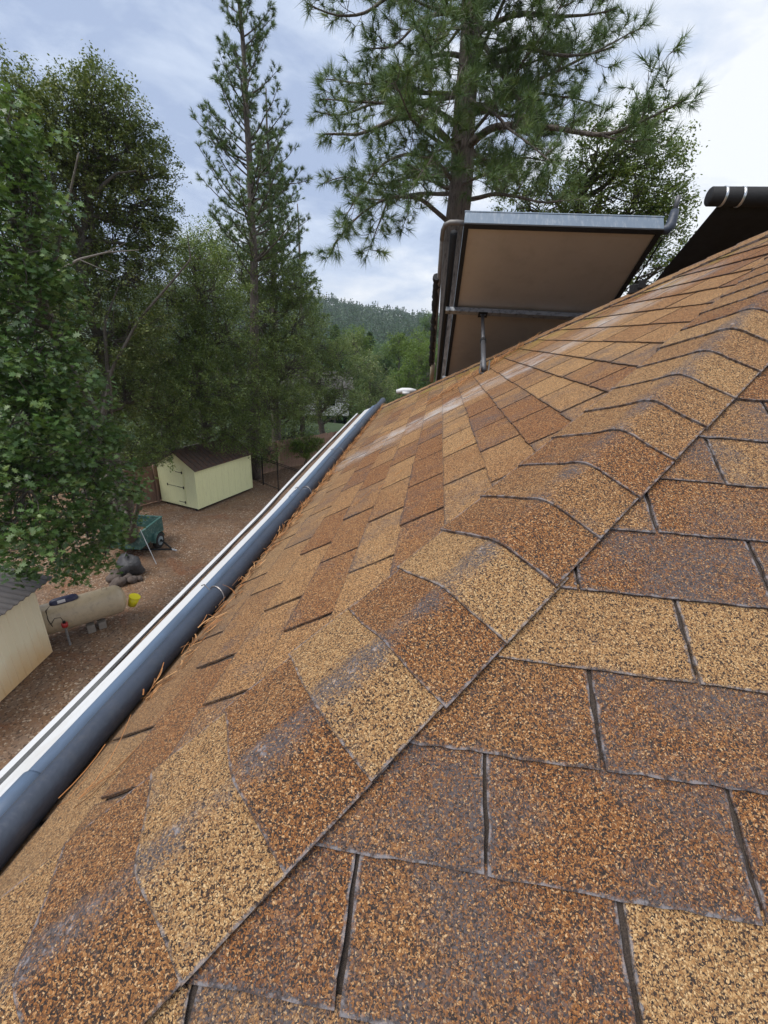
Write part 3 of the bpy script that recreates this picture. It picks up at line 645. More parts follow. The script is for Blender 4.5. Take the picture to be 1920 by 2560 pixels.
nA = V3(-8.0, 8.0, GZ+.03); ay2 = V3(-.14, -1, 0)*-1; ay2 = V3(.226-.03, -1.6, 0); ay2 /= np.linalg.norm(ay2); ax2 = V3(ay2[1], -ay2[0], 0)
def NQ(u, v, w): return nA+ax2*u+ay2*v+Z*w        # u into the shed (west), v along the visible wall, w up
def NM(a): return np.array([NQ(*p) for p in a])
if NQ(1, 0, 0)[0] > nA[0]: ax2 = -ax2
nh = 1.92; nL = 3.0; nD = 2.6
wl = MB(); wl.box((0, 0, 0), (nD, nL, nh), NM)
for i in range(16):
    v = i*nL/15; wl.add([NQ(-.001, v-.03, .02), NQ(-.022, v-.012, .02), NQ(-.022, v+.012, .02), NQ(-.001, v+.03, .02), NQ(-.001, v-.03, nh-.01), NQ(-.022, v-.012, nh-.01), NQ(-.022, v+.012, nh-.01), NQ(-.001, v+.03, nh-.01)],
            [(0, 1, 5, 4), (1, 2, 6, 5), (2, 3, 7, 6)])
wl.build('wall', M_CREAM, ns)
rf = MB(); nseg = 90; rv_ = []
for i in range(nseg+1):
    v = -.42+(nL+.8)*i/nseg; k = .018*math.sin(i*1.57)
    for th in (0, .012): rv_ += [NQ(-.22, v, nh+.02+k+th), NQ(nD+.2, v, nh+.62+k+th)]
ff = []
for i in range(nseg):
    a_ = i*4; ff += [(a_, a_+1, a_+5, a_+4), (a_+2, a_+3, a_+7, a_+6), (a_, a_+4, a_+6, a_+2)]
ff += [(0, 1, 3, 2)]
rf.add(rv_, ff).build('roof', M_CORR, ns, True)
# propane tank
M_TANK = simple('tank_paint', (.42, .335, .225), .38, .0, var=.10, scale=4, bmp=.15, dirt=(.26, .22, .16), dirtamt=.6)
M_DOME = simple('dark_blue_plastic', (.03, .033, .075), .4, bmp=0)
M_RED = simple('red_paint', (.35, .02, .02), .4, bmp=0); M_YEL_P = simple('yellow_plastic', (.72, .62, .02), .4, var=.05, bmp=0)
M_PAPER = simple('paper_label', (.62, .60, .62), .6, var=.05, bmp=0); M_BLOCK = simple('concrete_block', (.22, .19, .16), .95, var=.3)
tk = V3(-7.42, 9.54, -6.17); tdir = V3(-8.472+7.322, 8.417-9.646, 0); tdir /= np.linalg.norm(tdir); tn = V3(-tdir[1], tdir[0], 0)
if tn[0] < 0: tn = -tn
tank = thing('propane_tank', 'long tan propane tank on blocks with dark blue dome cover', 'propane tank', tk+tdir*1.3+V3(0, 0, GZ+6.17))
R0 = .40; tl_ = 3.0; pts = []; rd = []
for i in range(9): a_ = math.pi/2*i/8; pts.append(tk+tdir*(R0*.62*(1-math.sin(a_))-.2)); rd.append(max(.004, R0*math.sin(math.acos(min(1, 1-0))*0+a_) if i else .004))
pts = [tk+tdir*(-.34+R0*.6*(1-math.cos(a_))) for a_ in np.linspace(0, math.pi/2, 9)]; rd = [max(.004, R0*math.sin(a_)) for a_ in np.linspace(0, math.pi/2, 9)]
pe = [tk+tdir*(tl_-R0*.6*(1-math.cos(a_))) for a_ in np.linspace(math.pi/2, 0, 9)]; re_ = rd[::-1]
MB().tube(pts+pe, rd+re_, 36, False).build('vessel', M_TANK, tank, True)
dc = tk+tdir*1.02+V3(0, 0, R0+.0)
MB().tube([dc-tdir*.31, dc-tdir*.29, dc-tdir*.2, dc+tdir*.2, dc+tdir*.29, dc+tdir*.31], [.03, .08, .115, .115, .08, .03], 16).build('dome_cover', M_DOME, tank, True)
lb = MB(); lo_ = dc+tn*.118+V3(0, 0, .02); lb.add([dc+tdir*a_+tn*(.119*math.cos(t_))+V3(0, 0, .119*math.sin(t_)) for a_ in (-.03, .14) for t_ in (.15, .45, .8)], [(0, 1, 4, 3), (1, 2, 5, 4)]); lb.build('paper_label', M_PAPER, tank)
MB().add([tk+tdir*a_+tn*((R0+.003)*math.cos(t_))+V3(0, 0, (R0+.003)*math.sin(t_)) for a_ in (1.72, 1.92) for t_ in (1.25, 1.5)], [(0, 1, 3, 2)]).build('data_plate', M_HINGE, tank)
for s_ in (.12, 2.5):
    c0 = tk+tdir*s_+V3(0, 0, R0); MB().tube([c0-tdir*.06, c0-tdir*.05+V3(0, 0, .06), c0+V3(0, 0, .085), c0+tdir*.05+V3(0, 0, .06), c0+tdir*.06], .008, 6).build('lifting_lug', M_TANK, tank)
hz_ = tk+tdir*1.42; ho = [dc+tdir*.25, hz_+tn*.2+V3(0, 0, R0*.9), hz_+tn*.38+V3(0, 0, .18), hz_+tn*.44-tdir*.05+V3(0, 0, .0)]
MB().tube(ho, .009, 6).build('hose', M_HINGE, tank)
rg = tk+tdir*1.13+tn*.52+V3(0, 0, .0)
MB().tube([rg+V3(0, 0, .1), rg+tdir*.04+V3(0, 0, .24), rg+tdir*.16-tn*.04+V3(0, 0, .24), rg+tdir*.26-tn*.07+V3(0, 0, .08)], .008, 6).build('hose', M_HINGE, tank)
rt = thing('gas_regulator', 'red gas regulator on a thin grey riser in front of the tan tank', 'regulator', rg+V3(0, 0, GZ+6.17))
MB().tube([rg+V3(0, 0, -.06), rg+V3(0, 0, -.05), rg+V3(0, 0, .05), rg+V3(0, 0, .06)], [.02, .07, .07, .03], 14).build('regulator_body', M_RED, rt, True)
MB().tube([rg+V3(0, 0, .06), rg+V3(0, 0, .11)], .035, 10).build('cap', M_HINGE, rt)
MB().tube([rg+V3(0, 0, -.05), rg+V3(0, 0, GZ+6.17)], .025, 8).build('riser', M_GALV, rt)
for i, (s_, o_) in enumerate(((.36, .30), (.62, .36), (2.1, .33), (2.35, .3))):
    bl = thing('concrete_block', ['small block under the near end of the tan tank', 'larger broken block under the near end of the tan tank', 'block under the tan tank close to the cream shed', 'block half hidden beside the cream shed wall under the tank'][i], 'block', tk+tdir*s_+tn*o_*.6+V3(0, 0, GZ+6.17), 'blocks carrying the tank')
    q = tk+tdir*s_+tn*o_*.5; fr = frame2((q[0], q[1], GZ), tdir, tn); MB().box((-.1, -.2, 0), (.08, .12, .20+.03*i), fr).build('block', M_BLOCK, bl, bevel=.012)
bk = thing('yellow_bucket', 'yellow plastic bucket tipped against the end of the tan tank', 'bucket', tk-tdir*.42+V3(0, 0, GZ+6.17))
bq = V3(tk[0], tk[1], GZ+.05)-tdir*.44+tn*.0; bd = V3(.35, .15, .9); bd /= np.linalg.norm(bd); n_ = 24
MB().tube([bq+V3(0, 0, .25), bq+V3(0, 0, .25)+bd*.005, bq+V3(0, 0, .25)+bd*.30, bq+V3(0, 0, .25)+bd*.30], [.02, .11, .145, .13], n_, True).build('pail', M_YEL_P, bk, True)
MB().tube([bq+V3(0, 0, .25)+bd*.285, bq+V3(0, 0, .25)+bd*.305], .152, n_).build('rim', M_YEL_P, bk)
# teal trailer
M_TEAL = simple('faded_teal_paint', (.035, .10, .088), .55, var=.35, scale=4, bmp=.2, dirt=(.22, .30, .27), dirtamt=.7)
M_TYRE = simple('tyre', (.014, .014, .014), .9); M_RIM = simple('grey_rim', (.22, .29, .32), .5, .2); M_BLUE = simple('blue_plastic', (.03, .10, .38), .4, bmp=0)
tA, tB, tC = V3(-8.80, 12.75, 0), V3(-8.95, 14.30, 0), V3(-10.2, 14.5, 0)
ay3 = (tB-tA)/np.linalg.norm(tB-tA); ax3 = V3(-ay3[1], ay3[0], 0); ax3 = -ax3 if ax3[0] > 0 else ax3
def TQ(u, v, w): return V3(tA[0], tA[1], GZ)+ax3*u+ay3*v+Z*w
def TM(a): return np.array([TQ(*p) for p in a])
tr = thing('box_trailer', 'faded teal open box trailer with black tyre parked under the oak', 'trailer', TQ(.65, .8, 0))
tL, tW, tb, tt = 1.62, 1.3, .42, .98
bx = MB(); bx.box((0, 0, tb), (.035, tL, tt), TM); bx.box((tW-.035, 0, tb), (tW, tL, tt), TM); bx.box((.036, 0, tb), (tW-.036, .035, tt), TM); bx.box((.036, tL-.035, tb), (tW-.036, tL, tt), TM); bx.box((.036, .036, tb), (tW-.036, tL-.036, tb+.03), TM)
bx.box((-.02, -.02, tt), (.06, tL+.02, tt+.03), TM); bx.box((tW-.06, -.02, tt), (tW+.02, tL+.02, tt+.03), TM); bx.box((.061, -.02, tt), (tW-.061, .05, tt+.03), TM); bx.box((.061, tL-.05, tt), (tW-.061, tL+.02, tt+.03), TM)
for w in (.56, .7, .84): bx.box((-.018, .05, w), (-.001, tL-.05, w+.03), TM)
bx.build('body', M_TEAL, tr)
MB().box((.04, .04, tb+.031), (tW-.04, tL-.04, tb+.12), TM).build('leaf_load', M_LIT, tr)
for u in (-.16, tW+.02):
    wc = TQ(u+.07, 1.0, .30); 
    wm = MB().tube([wc-ax3*.08, wc-ax3*.07, wc+ax3*.07, wc+ax3*.08], [.24, .29, .29, .24], 26).build('wheel', M_TYRE, tr, True)
    sg = -1 if u < 0 else 1
    MB().tube([wc+sg*ax3*.07, wc+sg*ax3*.09], .17, 20).build('rim', M_RIM, wm); MB().tube([wc+sg*ax3*.09, wc+sg*ax3*.12], .05, 12).build('hub', M_HINGE, wm)
    fd = MB(); an = np.linspace(.15, math.pi-.15, 12); fv = []
    for a_ in an: fv += [wc+ay3*math.cos(a_)*.34+Z*math.sin(a_)*.34-ax3*.09, wc+ay3*math.cos(a_)*.34+Z*math.sin(a_)*.34+ax3*.09]
    fd.add(fv, [(2*i, 2*i+1, 2*i+3, 2*i+2) for i in range(11)]); fd.build('fender', M_TEAL, tr)
hp = V3(-7.95, 13.25, GZ+.28); tg = MB(); tg.tube([TQ(.1, .15, .34), hp], .035, 6); tg.tube([TQ(.1, 1.25, .34), hp], .035, 6); tg.build('tongue', M_HINGE, tr)
hdv = (hp-(TQ(.1, .15, .34)+TQ(.1, 1.25, .34))/2); hdv /= np.linalg.norm(hdv)
MB().tube([hp-hdv*.03, hp+hdv*.2], .035, 8).tube([hp+hdv*.1, hp+hdv*.1+Z*.1], .012, 6).build('coupler', M_STRAP, tr)
MB().tube([TQ(-.03, .12, 1.15), TQ(-.62, -.25, .02)], .014, 6).build('rod', M_STRAP, None, label='thin pale rod leaning on the front corner of the teal trailer', cat='rod')
cc_ = TQ(.18, .14, 1.05); MB().tube([cc_, cc_+Z*.02, cc_+Z*.18, cc_+Z*.19], [.03, .08, .1, .09], 14).build('blue_pail', M_BLUE, None, True, label='small blue pail on the front corner of the teal trailer', cat='pail')
# rocks and tarp
M_ROCK = simple('field_stone', (.10, .078, .068), .95, var=.4, scale=9, bmp=1, bscale=20, bdist=.02)
def blob(c, r, seed, sq=.75, rough=.18):
    q = random.Random(seed); V = []; Fc = []; nu, nv_ = 12, 8
    ph = [q.uniform(0, 6) for _ in range(6)]
    for j in range(nv_+1):
        th = math.pi*j/nv_
        for i in range(nu):
            p_ = 2*math.pi*i/nu; k = 1+rough*(math.sin(2*p_+ph[0])*math.sin(th*2+ph[1])+math.sin(3*p_+ph[2])*.6*math.sin(th)+math.cos(5*th+ph[3]+p_)*.4)
            V.append(V3(*c)+V3(math.cos(p_)*math.sin(th)*r[0]*k, math.sin(p_)*math.sin(th)*r[1]*k, math.cos(th)*r[2]*k))
    for j in range(nv_):
        for i in range(nu): Fc.append((j*nu+i, j*nu+(i+1) % nu, (j+1)*nu+(i+1) % nu, (j+1)*nu+i))
    return V, Fc
RL = ['large dark stone at the left of the pile near the tank end', 'stone at the front of the pile beyond the yellow bucket', 'round brown stone at the right of the pile', 'small stone on top of the pile below the tarp', 'small stone at the near foot of the pile', 'flat stone behind the pile against the oak shade', 'little stone at the right tip of the pile']
for i, (dx, dy, r_) in enumerate(((-.25, 0, .24), (.02, -.15, .2), (.28, .08, .16), (.1, .15, .17), (-.05, -.32, .14), (-.4, .25, .22), (.42, .22, .12))):
    c0 = V3(-8.5+dx, 11.3+dy, GZ+r_*.6); V, Fc = blob(c0, (r_, r_*.85, r_*.75), i)
    MB().add(V, Fc).build('stone', M_ROCK, None, True, label=RL[i], cat='stone', group='stones piled by the tank')
V, Fc = blob((-8.62, 11.85, GZ+.28), (.42, .36, .4), 40, rough=.3); MB().add(V, Fc).build('tarp_bundle', simple('grey_tarp', (.045, .045, .05), .6, var=.4, bmp=.8, bscale=14, bdist=.05), None, True, label='crumpled dark grey tarp bundle behind the stones under the oak', cat='tarp')

# fences
M_IRON = simple('black_fence', (.016, .014, .014), .5, .3, bmp=0)
def picket(A, B, label, h=1.55, grp='black metal fence runs'):
    A, B = V3(*A), V3(*B); L = np.linalg.norm(B-A); d = (B-A)/L
    t = thing('metal_fence', label, 'fence', (A+B)/2, grp)
    for z in (.12, h-.12, h-.03): MB().tube([A+Z*z, B+Z*z], .018, 4).build('rail', M_IRON, t)
    k = MB(); n = int(L/.11)
    for i in range(n+1):
        p = A+d*L*i/n; k.tube([p+Z*.04, p+Z*(h-.01)], .009, 4)
    k.build('pickets', M_IRON, t)
    for i in range(int(L//2.3)+1):
        p = A+d*min(L, i*2.3); MB().tube([p, p+Z*(h+.06)], .032, 4).build('post', M_IRON, t)
fA, fB = V3(-8.40, 21.86, GZ), V3(-6.72, 20.79, GZ)
fd_ = (fB-fA)/np.linalg.norm(fB-fA)
picket(fA-fd_*1.6, fB, 'black picket fence run from behind the yellow shed to its corner post')
picket(fB, fB+fd_*4.2, 'black picket fence run passing out of sight under the roof gutter')
M_WOOD = simple('weathered_boards', (.30, .19, .135), .9, var=.45, scale=3, bmp=.5, bscale=30, stretch=(6, 6, .3), dirt=(.16, .11, .085), dirtamt=.6)
def board_fence(A, B, label, h=1.75):
    A, B = V3(*A), V3(*B); L = np.linalg.norm(B-A); d = (B-A)/L; nrm = V3(-d[1], d[0], 0); q = random.Random(9)
    t = thing('wood_fence', label, 'fence', (A+B)/2, 'brown board fence runs'); k = MB(); n = int(L/.15)
    for i in range(n):
        fr = frame2(A+d*(i*.15), d, nrm); hh = h+q.uniform(-.03, .03); k.box((.003, q.uniform(0, .008), .03), (.146, .022, hh), fr)
    k.build('boards', M_WOOD, t)
    k = frame2(A, d, nrm)
    for z in (.35, 1.4): MB().box((0, .03, z), (L, .07, z+.09), k).build('rail', M_WOOD, t)
    for i in range(int(L//2.4)+1): MB().box((i*2.4, .071, 0), (i*2.4+.09, .16, h+.05), k).build('post', M_WOOD, t)
board_fence((-4.0, 30.0, GZ), (-8.02, 24.3, GZ), 'brown weathered board fence behind the green shrub')
board_fence((-8.02, 24.3, GZ), (-12.4, 16.6, GZ), 'dark shaded board fence running behind the yellow shed')

# ------------------------------------------------------------------ trees
def rot_frames(nrm, r):
    a = r.normal(0, 1, nrm.shape); u = np.cross(nrm, a); u /= np.linalg.norm(u, axis=1)[:, None]+1e-9
    return u, np.cross(nrm, u)
RHOMB = np.array([(0, 0), (.26, .42), (0, 1), (-.26, .42)])
LOBED = np.array([(0, 0), (.05, .16), (.30, .14), (.13, .32), (.44, .42), (.15, .52), (.38, .74), (.12, .72), (0, 1), (-.12, .72), (-.38, .74), (-.15, .52), (-.44, .42), (-.13, .32), (-.30, .14), (-.05, .16)])
def leaves(name, P, shape, size, mat, parent, seed, up=.5, bias=None, curl=.15, shade=None, kind=None, **kw):
    r = np.random.default_rng(seed); n = len(P)
    nrm = r.normal(0, 1, (n, 3)); nrm[:, 2] = abs(nrm[:, 2])+up; nrm /= np.linalg.norm(nrm, axis=1)[:, None]
    u, v = rot_frames(nrm, r); s = size*r.uniform(.6, 1.3, n)
    k = len(shape); V = P[:, None, :]+s[:, None, None]*(shape[None, :, 0, None]*u[:, None, :]+shape[None, :, 1, None]*v[:, None, :])
    V = V+nrm[:, None, :]*(curl*s[:, None, None]*(abs(shape[None, :, 0, None])**1.0*2-.3*shape[None, :, 1, None]**2))
    c = r.beta(2, 2.4, n) if shade is None else np.clip(r.beta(2, 2.4, n)*.7+shade*.5-.06, 0, 1)
    col = np.stack([c, np.zeros(n), r.random(n)], 1)
    return mesh_batch(name, V.reshape(-1, 3), k, mat, parent, col, kind, **kw)
def wiggle(a, b, n, amp, r, sag=0):
    t = np.linspace(0, 1, n)[:, None]; p = a+(b-a)*t; L = np.linalg.norm(b-a)
    ph = r.uniform(0, 6, 3); p = p+amp*L*np.sin(t*math.pi)*np.sin(t*5+ph)*.6+amp*L*.3*np.sin(t*11+ph[::-1])*np.sin(t*math.pi)
    p[:, 2] += (sag*L*np.sin(t*math.pi))[:, 0]; return p
def oak(name, label, base, trunk, blobs, leafmat, leaf=.07, dens=1, shape=RHOMB, seed=1, bark=None, cl=.42, per=44, group='oaks below the house', r0=.22, up=.5, cat='tree', limbs=(), th=.045):
    r = np.random.default_rng(seed); bark = bark or M_BARK_O
    t = thing(name, label, cat, base, group); base = V3(*base)
    tr = [base]+[at(*p) for p in trunk]; tr = np.array(tr)
    # smooth the trunk line
    k = len(tr); ts = np.linspace(0, k-1, 6*k); tp = np.stack([np.interp(ts, range(k), tr[:, i]) for i in range(3)], 1)
    tp[1:-1] += r.normal(0, .03, tp[1:-1].shape)
    MB().tube(tp, np.linspace(r0, r0*.35, len(tp)), 9).build('trunk', bark, t, True)
    bb = MB(); P = []; S = []
    for pts, rr0 in limbs:
        q = np.array([at(*p) for p in pts]); kk = len(q); t2 = np.linspace(0, kk-1, 8*kk); q = np.stack([np.interp(t2, range(kk), q[:, i]) for i in range(3)], 1)
        for i in range(3): q[1:-1, i] = (q[:-2, i]+q[1:-1, i]*2+q[2:, i])/4
        bb.tube(q, np.linspace(rr0, rr0*.25, len(q)), 6)
    for (px, py, rp, ds) in blobs:
        c = at(px, py, ds); R = rp*DD/F*np.linalg.norm(c-CAM)
        if c[2]-R*.8 < hill_z(c[0], c[1]): c = c+V3(0, 0, 0)
        i = np.argmin(np.linalg.norm(tp-(c-V3(0, 0, R*.9)), axis=1)); 
        lim = wiggle(tp[i], c, 9, .12, r, .02); bb.tube(lim, np.linspace(max(.02, r0*.35), .02, 9), 6, False)
        n = int(dens*DM*22*R**1.9)+4
        d = r.normal(0, 1, (n, 3)); d /= np.linalg.norm(d, axis=1)[:, None]
        ph = r.uniform(0, 6, 3); lump = 1+.16*np.sin(d[:, 0]*5+ph[0])*np.sin(d[:, 1]*5+ph[1])+.13*np.sin(d[:, 2]*7+ph[2])
        cc = c+d*(R*lump*r.uniform(.15, 1, n)**(1/2.4))[:, None]*V3(1, 1, .92)
        for q in range(0, n, 3):
            w = wiggle(lim[r.integers(4, 9)], cc[q], 5, .15, r); bb.tube(w, np.linspace(.022, .006, 5), 4, False)
        hgt = np.clip((cc[:, 2]-c[2])/R, -1, 1)
        cn = r.random(n)**1.3*.85
        for q in range(n):
            m_ = r.integers(per//2, per); s_ = cl*r.uniform(.5, 1.15)
            sp = r.normal(0, 1, 3); sp /= np.linalg.norm(sp)
            tt = r.uniform(-1, 1, (m_, 1)); X = cc[q]+sp*tt*s_*.8+r.normal(0, .30, (m_, 3))*s_*V3(1, 1, .8)
            P.append(X); S.append(np.full(m_, cn[q]))
    P = np.concatenate(P); S = np.concatenate(S); g = P[:, 2] > GZ-25; P = P[g]; S = S[g]
    gz = GZ+.15; ok_ = (P[:, 2] > gz) | (np.hypot(P[:, 0]-CAM[0], P[:, 1]-CAM[1]) > 45); P = P[ok_]; S = S[ok_]
    inr = (P[:, 0] > -.6) & (P[:, 0] < 6.9) & (P[:, 1] < 6.9) & (P[:, 2] < 3.0); P = P[~inr]; S = S[~inr]
    bb.build('branches', bark, t, True)
    leaves('crown', P, shape, leaf, leafmat, t, seed+100, up=up, shade=S)
    return t, len(P)
tot = 0; DM = 2.0
def O(*a, **k):
    global tot; t, n = oak(*a, **k); tot += n; return t
# near black oak with lobed leaves
O('black_oak', 'near bright green oak with big lobed leaves overhanging the tan tank at the left', (-10.06, 13.57, GZ), [(283, 1150, 15.6), (265, 1050, 15), (220, 930, 14), (150, 800, 13.5), (90, 640, 13)],
  [(25, 300, 55, 12), (20, 420, 75, 12), (55, 400, 35, 12.4), (25, 540, 80, 11.5), (40, 660, 90, 11.5), (115, 620, 40, 12), (70, 780, 95, 11.5), (130, 860, 70, 11.5), (40, 900, 100, 11), (110, 960, 90, 11.5), (200, 930, 50, 12.5),
   (210, 1000, 75, 12.5), (60, 1060, 100, 11), (160, 1080, 85, 12), (250, 1060, 52, 13), (90, 1170, 80, 11.5), (190, 1160, 62, 12), (250, 1130, 42, 13), (170, 1222, 38, 12), (30, 1130, 70, 10.5), (235, 1185, 34, 12.6), (-60, 500, 120, 12), (-60, 800, 140, 12), (-60, 1050, 130, 11.5), (-30, 300, 60, 12)],
  M_OAKB, .145, 1.0, LOBED, 11, cl=.36, per=24, r0=.27, up=.8, limbs=[([(283, 1150, 15.4), (300, 1090, 14.5), (290, 1030, 14)], .1), ([(225, 940, 13.6), (240, 880, 13), (235, 800, 12.9)], .1), ([(60, 740, 12.5), (120, 560, 12.6), (170, 330, 12.8)], .06)])
# tall live oak behind it
O('live_oak', 'tall dense olive green live oak with feathery top rising behind the near bright oak', tuple(at(215, 1060, 19)*[1, 1, 0]+[0, 0, GZ]), [(220, 960, 19), (235, 830, 19), (200, 700, 19), (170, 560, 19), (190, 430, 19)],
  [(215, 210, 46, 19), (165, 220, 50, 19), (250, 255, 55, 19), (120, 260, 55, 18.5), (285, 310, 55, 19), (230, 340, 85, 19.5), (140, 350, 80, 19), (60, 260, 50, 18), (20, 190, 45, 18), (50, 330, 70, 18), (320, 380, 48, 19), (310, 450, 60, 19), (220, 440, 70, 20), (345, 480, 34, 19), (250, 520, 60, 20), (330, 530, 50, 19), (160, 500, 50, 19),
   (60, 450, 60, 19), (200, 600, 70, 19.5), (290, 600, 60, 19), (110, 680, 80, 19), (220, 720, 90, 19), (300, 700, 70, 19.5), (180, 830, 90, 19.5), (290, 820, 80, 20), (200, 940, 70, 20), (0, 620, 90, 19.5)],
  M_OAKL, .085, 1.35, RHOMB, 12, cl=.34, per=64, r0=.24,
  limbs=[([(170, 640, 19), (200, 500, 19), (190, 380, 19), (210, 280, 19)], .12), ([(190, 430, 18.5), (250, 375, 18.2), (300, 368, 18)], .06), ([(215, 930, 18), (240, 800, 18), (300, 690, 18), (370, 610, 17.6), (412, 560, 17.5), (405, 508, 17.5)], .06), ([(235, 830, 18.4), (225, 700, 18.4), (255, 620, 18.4)], .08)])
dl = thing('dead_branch', 'bare pale grey dead limb reaching up out of the left oak crown', 'branch', at(95, 610, 17.3))
q_ = MB()
def pl_(pts): q = np.array([at(*p) for p in pts]); kk = len(q); t2 = np.linspace(0, kk-1, 6*kk); return np.stack([np.interp(t2, range(kk), q[:, i]) for i in range(3)], 1)
for pts, ra in (([(92, 618, 17.3), (120, 590, 17), (170, 560, 16.8), (230, 545, 16.8), (300, 540, 17)], .05), ([(170, 560, 16.8), (205, 575, 16.7), (245, 592, 16.7)], .02), ([(230, 545, 16.8), (270, 525, 16.7)], .015)):
    w = pl_(pts); q_.tube(w, np.linspace(ra, ra*.2, len(w)), 6)
q_.build('limb', M_BARK_D, dl)
# mid live oaks
O('live_oak', 'broad dark live oak mass directly behind the yellow shed', tuple(at(440, 1010, 23)*[1, 1, 0]+[0, 0, GZ]), [(440, 930, 23), (430, 820, 23), (440, 700, 23)],
  [(420, 560, 50, 22), (440, 630, 80, 22), (360, 640, 70, 22), (400, 730, 85, 22), (490, 720, 80, 22), (340, 760, 80, 21.5), (420, 830, 90, 21), (340, 870, 80, 20.5), (500, 830, 80, 22), (450, 920, 70, 21.5), (370, 930, 48, 20.6), (520, 920, 70, 22.5), (330, 980, 40, 19.6)],
  M_OAKM, .09, 1.2, RHOMB, 13, cl=.35, per=58, r0=.25)
O('live_oak', 'rounded live oak crown under the slender pines right of the yellow shed', tuple(at(600, 1000, 26)*[1, 1, 0]+[0, 0, GZ]), [(600, 930, 26), (590, 820, 26), (590, 700, 26)],
  [(520, 600, 60, 25), (585, 590, 60, 25), (640, 620, 48, 25), (560, 690, 85, 25), (640, 700, 62, 25), (530, 780, 80, 24.5), (620, 790, 80, 25), (570, 870, 80, 24), (640, 870, 50, 25.5), (535, 950, 50, 23.5), (580, 975, 40, 24)],
  M_OAKM, .09, 1.2, RHOMB, 14, cl=.37, per=52, r0=.28)
O('live_oak', 'dark green oak beside the board fence above the green shrub', tuple(at(700, 960, 31)*[1, 1, 0]+[0, 0, GZ]), [(690, 900, 31), (690, 800, 31)],
  [(665, 690, 34, 29), (690, 740, 52, 29), (730, 770, 50, 30), (680, 810, 62, 29), (740, 840, 52, 30), (690, 870, 50, 29.5), (770, 800, 30, 31), (640, 780, 50, 28), (760, 880, 34, 31)],
  M_OAKM, .10, 1.0, RHOMB, 15, cl=.40, per=48, r0=.26)
O('valley_oak', 'yellow green tree sloping down behind the far end of the gutter pipes', tuple(at(800, 900, 38)*[1, 1, 0]+[0, 0, GZ-1]), [(800, 860, 38), (795, 800, 38)],
  [(790, 790, 38, 37), (815, 830, 38, 38), (780, 860, 40, 37), (830, 870, 40, 40), (760, 740, 22, 38)], M_OAKL, .12, .9, RHOMB, 16, cl=.55, per=46, r0=.2)
O('valley_tree', 'fresh light green tree just beyond the roof corner and white vent', tuple(at(890, 900, 46)*[1, 1, 0]+[0, 0, -13]), [(890, 860, 46), (895, 810, 46)],
  [(880, 810, 32, 45), (915, 770, 34, 46), (930, 810, 34, 47), (860, 840, 30, 45), (950, 780, 30, 47), (900, 850, 34, 46)], M_YEL, .14, .9, RHOMB, 17, cl=.6, per=44, r0=.2)
O('valley_tree', 'pale grey green round tree in the valley below the wooded hill', tuple(at(835, 830, 75)*[1, 1, 0]+[0, 0, -19]), [(835, 800, 75), (830, 770, 75)],
  [(830, 765, 26, 75), (812, 785, 24, 75), (850, 785, 24, 76), (832, 800, 28, 75)], M_PALE, .24, .55, RHOMB, 18, cl=.9, per=46, r0=.25)
O('live_oak', 'leafy oak crown standing behind the solar collector right of the big pine trunk', (7.9, 17.6, GZ), [(1240, 600, 16), (1250, 480, 16), (1260, 400, 16)],
  [(1290, 330, 48, 15.5), (1370, 310, 50, 15.5), (1420, 340, 46, 15.5), (1400, 400, 62, 15.5), (1300, 420, 75, 16), (1200, 430, 60, 16), (1450, 430, 34, 15.5), (1440, 490, 44, 15.5), (1350, 500, 75, 16), (1220, 510, 60, 16), (1120, 450, 50, 16.5), (1100, 520, 50, 16.5), (1450, 560, 36, 16), (1370, 590, 60, 16), (1400, 255, 26, 15.5)],
  M_OAKM, .085, 1.35, RHOMB, 19, cl=.34, per=60, r0=.24, group='oaks below the house')
for i_, (px_, py_, rp_, ds_, lb_) in enumerate(((905, 745, 34, 62, 'bright green rounded tree in the valley nearest the riser pipe'), (862, 745, 30, 66, 'bright green rounded tree above the pale grey green tree'), (770, 735, 34, 64, 'bright green rounded tree above the shaded oaks left of the valley'), (930, 700, 26, 80, 'green round tree high in the valley beside the riser pipe'))):
    O('valley_tree', lb_, tuple(at(px_, py_+60, ds_)*[1, 1, 0]+[0, 0, -17]), [(px_, py_+30, ds_), (px_, py_, ds_)], [(px_, py_-rp_*.3, rp_*.7, ds_), (px_-rp_*.6, py_+rp_*.3, rp_*.6, ds_), (px_+rp_*.6, py_+rp_*.3, rp_*.6, ds_), (px_, py_+rp_*.7, rp_*.7, ds_)], M_PALE if i_ == 3 else M_YEL, .2, .45, RHOMB, 50+i_, cl=.7, per=40, r0=.2, group='trees in the valley')
O('yard_shrub', 'small round green shrub in front of the brown board fence', tuple(at(655, 1003, 25.5)*[1, 1, 0]+[0, 0, GZ]), [(662, 985, 25.5)],
  [(660, 955, 24, 25.5), (640, 965, 17, 25.5), (682, 960, 18, 25.6), (660, 975, 18, 25.4)], M_YEL, .09, 2.8, RHOMB, 20, cl=.25, per=44, r0=.04, cat='shrub', group=None)
